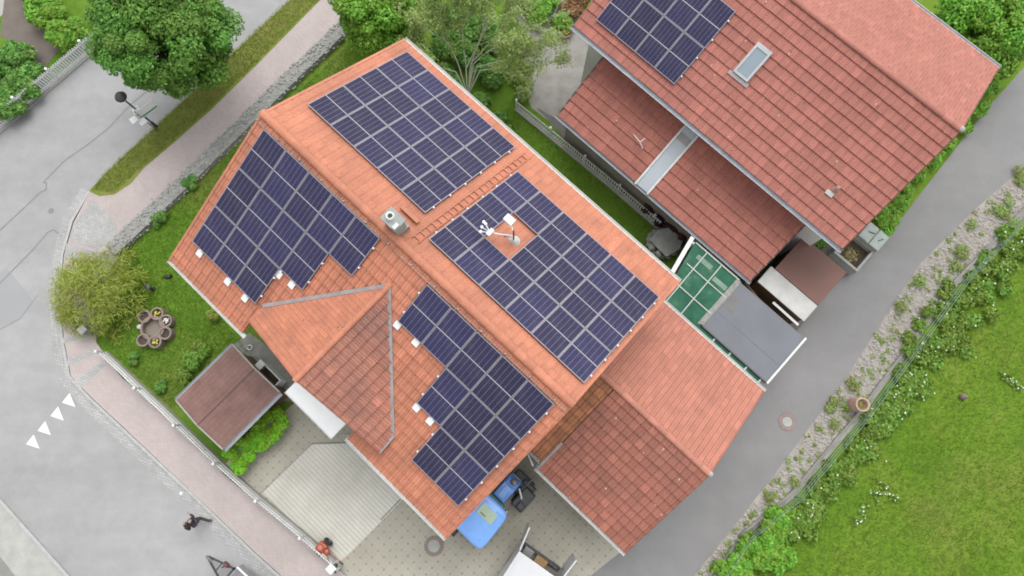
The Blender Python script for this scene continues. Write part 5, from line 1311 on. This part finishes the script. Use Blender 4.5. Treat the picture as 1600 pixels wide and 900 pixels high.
# ================================================================== TRACTOR
HD = math.atan2(V.y, V.x)                     # driving direction: along +V
c = at(752, 812, 2.35)
tr = thing('tractor', 'blue compact tractor with light blue cab roof parked against the house gable', 'tractor', (c.x, c.y, 0), HD)
def wheel(parent, x, y, rad, wd, hub=True):
    mb = MB(); mb.lathe([(rad * .55, -wd / 2), (rad * .9, -wd / 2), (rad, -wd * .35), (rad, wd * .35), (rad * .9, wd / 2), (rad * .55, wd / 2), (rad * .5, 0)], (x, y, rad), 26, 'y')
    for k in range(18):
        a = 2 * math.pi * k / 18; m_ = Matrix.Translation((x, y, rad)) @ Matrix.Rotation(a, 4, 'Y')
        mb.box(rad * .97, rad * 1.05, -wd / 2, -.01, -.035, .035, m_ @ Matrix.Rotation(.3, 4, 'X')); mb.box(rad * .97, rad * 1.05, .01, wd / 2, -.035, .035, m_ @ Matrix.Rotation(-.3, 4, 'X'))
    w_ = mb.build('wheel', M['rubber'], parent)
    mb = MB(); mb.lathe([(0, -wd * .3), (rad * .3, -wd * .32), (rad * .54, -wd * .42), (rad * .56, -wd * .2), (rad * .56, wd * .2), (rad * .54, wd * .42), (rad * .3, wd * .32), (0, wd * .3)], (x, y, rad), 20, 'y'); mb.build('rim', M['steel'], w_, True)
for s_ in (-1, 1): wheel(tr, -.38, .62 * s_, .62, .34); wheel(tr, 1.55, .60 * s_, .42, .26)
mb = MB(); mb.box(-.7, 1.85, -.2, .2, .45, .8); mb.box(1.45, 1.65, -.5, .5, .35, .5); mb.build('chassis', M['darkmetal'], tr, bevel=.03)
mb = MB(); prof = [(.88, .75), (.88, 1.38), (1.35, 1.36), (1.85, 1.24), (1.95, 1.1), (1.95, .75)]
for s_ in (-1, 1): mb.face([(x, .29 * s_, z) for x, z in (prof if s_ < 0 else prof[::-1])])
for (x0, z0), (x1, z1) in zip(prof, prof[1:] + prof[:1]): mb.face([(x0, -.29, z0), (x0, .29, z0), (x1, .29, z1), (x1, -.29, z1)])
hd = mb.build('hood', M['blue_dark'], tr, weld=True, bevel=.06)
mb = MB(); mb.box(1.0, 1.5, -.12, .12, 1.372, 1.395); mb.build('hood_panel', M['blue'], hd, bevel=.008)
mb = MB(); mb.box(1.52, 1.80, -.23, .23, 1.20, 1.345); mb.build('grille', M['blue_dark'], hd, bevel=.03)
mb = MB()
for x, y in ((-.68, -.6), (-.68, .6), (.72, -.55), (.72, .55), (.05, -.62), (.05, .62)): mb.bar((x * 1.03, y, .9), (x, y * .97, 2.3), .06, .06)
mb.build('cab_frame', M['black'], tr)
mb = MB(); mb.box(.71, .73, -.5, .5, 1.15, 2.26); mb.box(-.70, -.68, -.55, .55, 1.15, 2.26); mb.box(-.62, .66, -.60, -.59, 1.0, 2.26); mb.box(-.62, .66, .59, .60, 1.0, 2.26); mb.build('cab_glass', M['dark_glass'], tr)
mb = MB(); mb.box(.55, .85, -.42, .42, 1.0, 1.42); mb.build('dashboard', plain('green_dash', (0.05, 0.17, 0.13), .5), tr, bevel=.03)
mb = MB(); mb.box(-.5, -.05, -.25, .25, .95, 1.1); mb.box(-.55, -.45, -.25, .25, 1.1, 1.6); mb.build('seat', M['black'], tr, bevel=.04)
for s_ in (-1, 1):
    mb = MB(); mb.box(-.95, .25, .47 * s_ - .17, .47 * s_ + .17, 1.27, 1.33); mb.box(-.98, -.9, .47 * s_ - .17, .47 * s_ + .17, .95, 1.3); mb.build('fender', M['blue_dark'], tr, bevel=.03)
# cab roof: a shallow shell with rounded outline
mb = MB(); out = []
for i in range(48):
    a = 2 * math.pi * i / 48; cx, sy = math.cos(a), math.sin(a)
    ex = .34; x = math.copysign(abs(cx) ** ex, cx); y = math.copysign(abs(sy) ** ex, sy)
    out.append((x * .86 + (.0), y * (.71 - .06 * x)))
rings = [(.96, 2.28), (1.0, 2.34), (.97, 2.42), (.85, 2.47), (.45, 2.50)]
b0 = len(mb.v)
for k, z in rings: mb.v += [(x * k, y * k, z) for x, y in out]
n_ = len(out)
for j in range(len(rings) - 1):
    for i in range(n_): i2 = (i + 1) % n_; mb.f.append((b0 + j * n_ + i, b0 + j * n_ + i2, b0 + (j + 1) * n_ + i2, b0 + (j + 1) * n_ + i)); mb.uv += [(0, 0)] * 4
mb.f.append(tuple(b0 + (len(rings) - 1) * n_ + i for i in range(n_))); mb.uv += [(0, 0)] * n_
mb.f.append(tuple(b0 + i for i in reversed(range(n_)))); mb.uv += [(0, 0)] * n_
cr_ = mb.build('cab_roof', M['blue'], tr, True)
mb = MB(); mb.box(.10, .52, -.36, .36, 2.485, 2.515); mb.build('roof_hatch', M['sunroof'], cr_, bevel=.02)
mb = MB(); mb.bar((.2, -.02, 2.52), (.2, .22, 2.52), .03, .012); mb.build('hatch_handle', M['black'], cr_)
mb = MB()
for s_ in (-1, 1): mb.bar((.62, .40 * s_ - .18, 2.48), (.62, .40 * s_ + .18, 2.48), .05, .05); mb.bar((-.55, .42 * s_, 2.478), (.6, .42 * s_, 2.478), .05, .035)
mb.build('roof_rib', M['blue'], cr_, bevel=.012)
mb = MB(); mb.box(1.75, 2.25, -.75, .15, .35, .75); mb.box(1.95, 2.15, -.9, -.3, .5, .9); mb.build('front_linkage', M['darkmetal'], tr, bevel=.05)
mb = MB(); mb.box(1.05, 1.95, -1.06, -.5, .7, .95); mb.box(1.1, 1.4, -1.0, -.7, .93, 1.05); mb.build('side_guard', M['darkmetal'], tr, bevel=.06)
mb = MB(); mb.lathe([(.13, 0), (.15, .1), (.13, .18), (0, .2)], (1.78, -.02, 1.35), 14); mb.build('exhaust_cap', M['steel'], tr, True)
mb = MB(); mb.tube([(1.72, -.35, 1.25), (1.55, -.62, 1.3), (1.5, -.68, 1.3)], .04, 6); mb.build('mirror_arm', M['zinc_light'], tr)
mb = MB(); mb.box(-1.42, -1.05, .25, .75, .55, .85); mb.tube([(-.8, .4, .6), (-1.2, .45, .65)], .05, 6); mb.lathe([(0, -.1), (.16, -.1), (.16, .1), (0, .1)], (-1.2, .62, .78), 14, 'y'); mb.build('rear_hitch', M['black'], tr, bevel=.04)
mb = MB()
for s_ in (-1, 1): mb.lathe([(0, -.03), (.07, -.03), (.07, .03), (0, .04)], (.80, .5 * s_, 2.25), 10, 'y')
mb.build('work_light', M['zinc_light'], tr)
mb = MB(); mb.box(1.952, 1.97, -.2, .2, .85, 1.05); mb.build('headlight_panel', M['white_dirty'], tr)
mb = MB(); mb.tube([(.9, .30, 1.2), (1.8, .30, 1.1)], .012, 5); mb.tube([(.9, -.30, 1.2), (1.8, -.30, 1.1)], .012, 5); mb.build('hood_trim', M['black'], tr)
# pale pole leaning from the annex gutter to the tractor
mb = MB(); mb.tube([at(850, 733, 2.9), at(815, 765, 1.4)], .03, 6); tag(mb.build('metal_pole', M['steel']), 'grey metal pole leaning from the annex gutter beside the tractor', 'pole')

M['van_white'] = plain('van_white_paint', (0.50, 0.51, 0.525), 0.3, 0.05, 2.0)
# ================================================================== WHITE VAN WITH OPEN REAR DOORS
VW, VL, VH = 1.9, 4.9, 2.0
pl_ = at(811, 861, VH); pr_ = at(874, 906, VH); rr_ = (pr_ - pl_); rr_.z = 0; rr_.normalize(); fwd = Vector((rr_.y, -rr_.x, 0))
if fwd.x > 0: fwd = -fwd
van = thing('delivery_van', 'white van at the bottom edge with both rear doors swung open', 'van', (pl_.x + rr_.x * VW / 2, pl_.y + rr_.y * VW / 2, 0), math.atan2(fwd.y, fwd.x))
# local: x forward from the rear edge, y to the left
mb = MB(); t_ = .06
mb.box(0, VL * .72, -VW / 2, VW / 2, VH - t_, VH); mb.box(0, VL * .72, -VW / 2, -VW / 2 + t_, .4, VH - t_); mb.box(0, VL * .72, VW / 2 - t_, VW / 2, .4, VH - t_)
mb.box(VL * .72, VL, -VW / 2, VW / 2, .4, 1.15); mb.box(VL * .58, VL * .72, -VW / 2 + t_, VW / 2 - t_, .4, VH - t_)
mb.build('body', M['van_white'], van, bevel=.04)
mb = MB(); mb.box(0.02, VL * .58, -VW / 2 + t_, VW / 2 - t_, .38, .48); mb.build('cargo_floor', M['concrete_dark'], van)
mb = MB(); mb.box(-.2, .02, -VW / 2 + .03, VW / 2 - .03, .35, .5); mb.build('bumper', M['darkmetal'], van, bevel=.03)
mb = MB(); mb.box(.1, VL * .7, VW / 2 - .16, VW / 2 - .12, VH, VH + .02); mb.box(.1, VL * .7, -VW / 2 + .12, -VW / 2 + .16, VH, VH + .02); mb.build('roof_rib', M['van_white'], van)
for s_, ang in ((1, 174), (-1, -170)):
    m_ = Matrix.Translation((-.02, s_ * (VW / 2 - .02), 0)) @ Matrix.Rotation(R(ang if s_ > 0 else ang), 4, 'Z')
    mb = MB(); mb.box(0, VW / 2 - .04, -.03, .03, .5, VH - .05, m_); d_ = mb.build('door', M['van_white'], van, bevel=.015)
    mb = MB(); mb.box(.2, .3, -.045, .045, 1.0, 1.05, m_); mb.build('handle', M['darkmetal'], d_)
for x in (.75, 3.9):
    for s_ in (-1, 1): wheel(van, x, s_ * (VW / 2 - .12), .32, .2)
mb = MB()
for k in (0, 1): mb.box(VL * .72, VL * .74, -.8, .8, 1.15, 1.2)
mb.face([(VL * .72, -.85, VH - .02), (VL * .72, .85, VH - .02), (VL * .88, .85, 1.16), (VL * .88, -.85, 1.16)]); mb.build('windscreen', M['dark_glass'], van)
mb = MB(); mb.box(-.12, .35, -.15, .35, .5, .85); o = mb.build('cardboard_box', plain('cardboard', (0.30, 0.19, 0.09), .8), bevel=.01); o.location = van.location; o.rotation_euler = van.rotation_euler; tag(o, 'brown cardboard box at the open back of the white van', 'box')
mb = MB(); mb.box(-.15, .5, -.72, -.3, .5, .9); mb.tube([(-.1, .4, .7), (-.14, .7, .95)], .05, 6); o = mb.build('tool_case', M['steel'], bevel=.03); o.location = van.location; o.rotation_euler = van.rotation_euler; tag(o, 'grey tool case inside the open back of the white van', 'case')

# ================================================================== TRAILER
ta = at(325, 870, .45); tb = at(380, 905, .5); fw = (ta - tb); fw.z = 0; fw.normalize()
fw = (at(325, 868, .4) - at(372, 913, .4)); fw.z = 0; fw.normalize()
trl = thing('car_trailer', 'car trailer with grey cover and white rails parked near the person', 'trailer', (ta.x, ta.y, 0), math.atan2(fw.y, fw.x))
mb = MB()
for s_ in (-1, 1): mb.bar((0, .02 * s_, .45), (-1.15, .36 * s_, .45), .06, .07)
mb.bar((-1.1, -.4, .45), (-1.1, .4, .45), .06, .07); mb.bar((-.6, -.2, .45), (-.6, .2, .45), .05, .05); mb.build('drawbar', M['darkmetal'], trl)
mb = MB(); mb.lathe([(.04, -.02), (.055, .04), (.0, .09)], (.02, 0, .46), 10); mb.box(-.25, .02, -.04, .04, .44, .52); mb.build('coupling', M['steel'], trl)
mb = MB(); mb.lathe([(0, -.05), (.14, -.05), (.15, 0), (.14, .05), (0, .05)], (-.78, -.30, .55), 14, 'y'); mb.tube([(-.78, -.24, .5), (-.78, -.24, .9)], .03, 6); mb.build('jockey_wheel', plain('brownish_red_rubber', (0.13, 0.06, 0.055), .7), trl)
bx0, bx1, bw = -1.25, -3.9, .72
mb = MB(); mb.box(bx1, bx0, -bw, bw, .5, .98); mb.build('box', M['zinc'], trl, bevel=.01)
mb = MB(); mb.box(bx1 + .03, bx0 - .03, -bw + .05, bw - .05, .983, 1.0); mb.build('cover', plain('grey_tarpaulin', (0.14, 0.14, 0.155), .5), trl)
mb = MB(); mb.bar((bx1, bw - .02, 1.02), (bx0, bw - .02, 1.02), .06, .06); mb.bar((bx1, -bw + .02, 1.02), (bx0, -bw + .02, 1.02), .06, .06); mb.build('rail', M['white'], trl)
for s_ in (-1, 1): wheel(trl, -2.7, s_ * (bw + .14), .3, .17)
mb = MB(); mb.box(-1.26, -.95, .15, .6, .5, .75); mb.build('front_box', M['zinc_light'], trl, bevel=.02)

# ================================================================== PERSON
def skin_mesh(name, joints, edges, radii, mat, parent, root=0, sub=2):
    me = bpy.data.meshes.new(name); me.from_pydata(joints, edges, []); me.materials.append(mat)
    o = bpy.data.objects.new(name, me); COL.objects.link(o)
    if parent: o.parent = parent
    m_ = o.modifiers.new('skin', 'SKIN'); m_.use_smooth_shade = True
    for i, v in enumerate(me.skin_vertices[0].data):
        rr = radii[i]; v.radius = rr if isinstance(rr, tuple) else (rr, rr); v.use_root = (i == root)
    s_ = o.modifiers.new('sub', 'SUBSURF'); s_.levels = sub; s_.render_levels = sub
    return o
pp = at(320, 811, 0)
pers = thing('person', 'person with long dark hair in dark clothes walking by the kerb near the trailer', 'person', (pp.x, pp.y, .0), R(150))
# x forward, z up; walking pose
J = [(0, 0, .95), (0.01, 0, 1.12), (.02, 0, 1.32), (.03, 0, 1.46), (.05, 0, 1.53), (.06, 0, 1.62), (.065, 0, 1.70),
     (0, .09, .92), (.20, .10, .52), (.22, .10, .10), (.34, .11, .045),
     (0, -.09, .92), (.02, -.10, .50), (-.30, -.10, .17), (-.20, -.11, .05),
     (.02, .17, 1.41), (-.06, .23, 1.14), (.06, .24, .92), (.09, .24, .86),
     (.02, -.17, 1.41), (.08, -.23, 1.15), (.28, -.20, 1.03), (.34, -.19, 1.02)]
Eg = [(0, 1), (1, 2), (2, 3), (3, 4), (4, 5), (5, 6), (0, 7), (7, 8), (8, 9), (9, 10), (0, 11), (11, 12), (12, 13), (13, 14), (3, 15), (15, 16), (16, 17), (17, 18), (3, 19), (19, 20), (20, 21), (21, 22)]
Rd = [(.13, .10), (.115, .09), (.13, .10), (.09, .07), .05, .075, .07, .085, .055, .04, .035, .085, .055, .04, .035, .055, .042, .032, .03, .055, .042, .032, .03]
for hb, sgn in ((18, 1), (22, -1)):              # five fingers on each hand
    hx, hy, hz = J[hb]; dx, dz = (.03, -.06) if sgn > 0 else (.065, -.01)
    for f in range(5):
        y_ = (f - 2) * .018; Ln_ = (.6, .95, 1.05, 1.0, .8)[f]
        J.append((hx + dx * Ln_, hy + y_, hz + dz * Ln_)); Eg.append((hb, len(J) - 1)); Rd.append(.009)
        J.append((hx + dx * 1.7 * Ln_, hy + y_ * 1.2, hz + dz * 1.6 * Ln_ - .01)); Eg.append((len(J) - 2, len(J) - 1)); Rd.append(.008)
M['skin'] = plain('skin', (0.30, 0.20, 0.16), .6, .06)
body = skin_mesh('body', J, Eg, Rd, M['skin'], pers)
mb = MB(); mb.blob((.135, 0, 1.615), .022, .014, .02, 8, 0); mb.build('nose', M['skin'], body, True)
for s_ in (-1, 1): mb = MB(); mb.blob((.125, .03 * s_, 1.645), .01, .012, .008, 8, 0); mb.build('eye', M['black'], body, True)
mb = MB(); mb.box(.125, .133, -.022, .022, 1.575, 1.583); mb.build('mouth', plain('lips', (0.3, 0.1, 0.09), .6), body)
cl_ = plain('dark_jacket_cloth', (0.03, 0.022, 0.045), .85, .3, 12.0); tj = plain('dark_trouser_cloth', (0.05, 0.048, 0.055), .85, .3, 12.0)
g_ = lambda idx: [J[i] for i in idx]
jk = [0, 1, 2, 3, 15, 16, 17, 19, 20, 21]; skin_mesh('jacket', g_(jk), [(0, 1), (1, 2), (2, 3), (3, 4), (4, 5), (5, 6), (3, 7), (7, 8), (8, 9)], [(.15, .12), (.135, .11), (.15, .12), (.10, .085), .07, .056, .046, .07, .056, .046], cl_, pers)
ts_ = [0, 7, 8, 9, 11, 12, 13]; skin_mesh('trousers', g_(ts_), [(0, 1), (1, 2), (2, 3), (0, 4), (4, 5), (5, 6)], [(.145, .115), .098, .07, .055, .098, .07, .055], tj, pers)
for i0, i1 in ((9, 10), (13, 14)): skin_mesh('shoe', [tuple(Vector(J[i0]) * 1.0 - Vector((.02, 0, .03))), J[i1]], [(0, 1)], [.055, .045], M['black'], pers)
skin_mesh('hair', [(.055, 0, 1.70), (-.005, 0, 1.60), (-.05, 0, 1.45), (-.08, 0, 1.28)], [(0, 1), (1, 2), (2, 3)], [(.115, .11), (.11, .095), (.07, .12), (.04, .09)], plain('dark_hair', (0.018, 0.011, 0.008), .5, .3, 20.0), pers)
mb = MB(); mb.bar((.05, -.16, 1.44), (-.02, .12, 1.40), .10, .05); mb.build('scarf', M['white_dirty'], pers, bevel=.02)
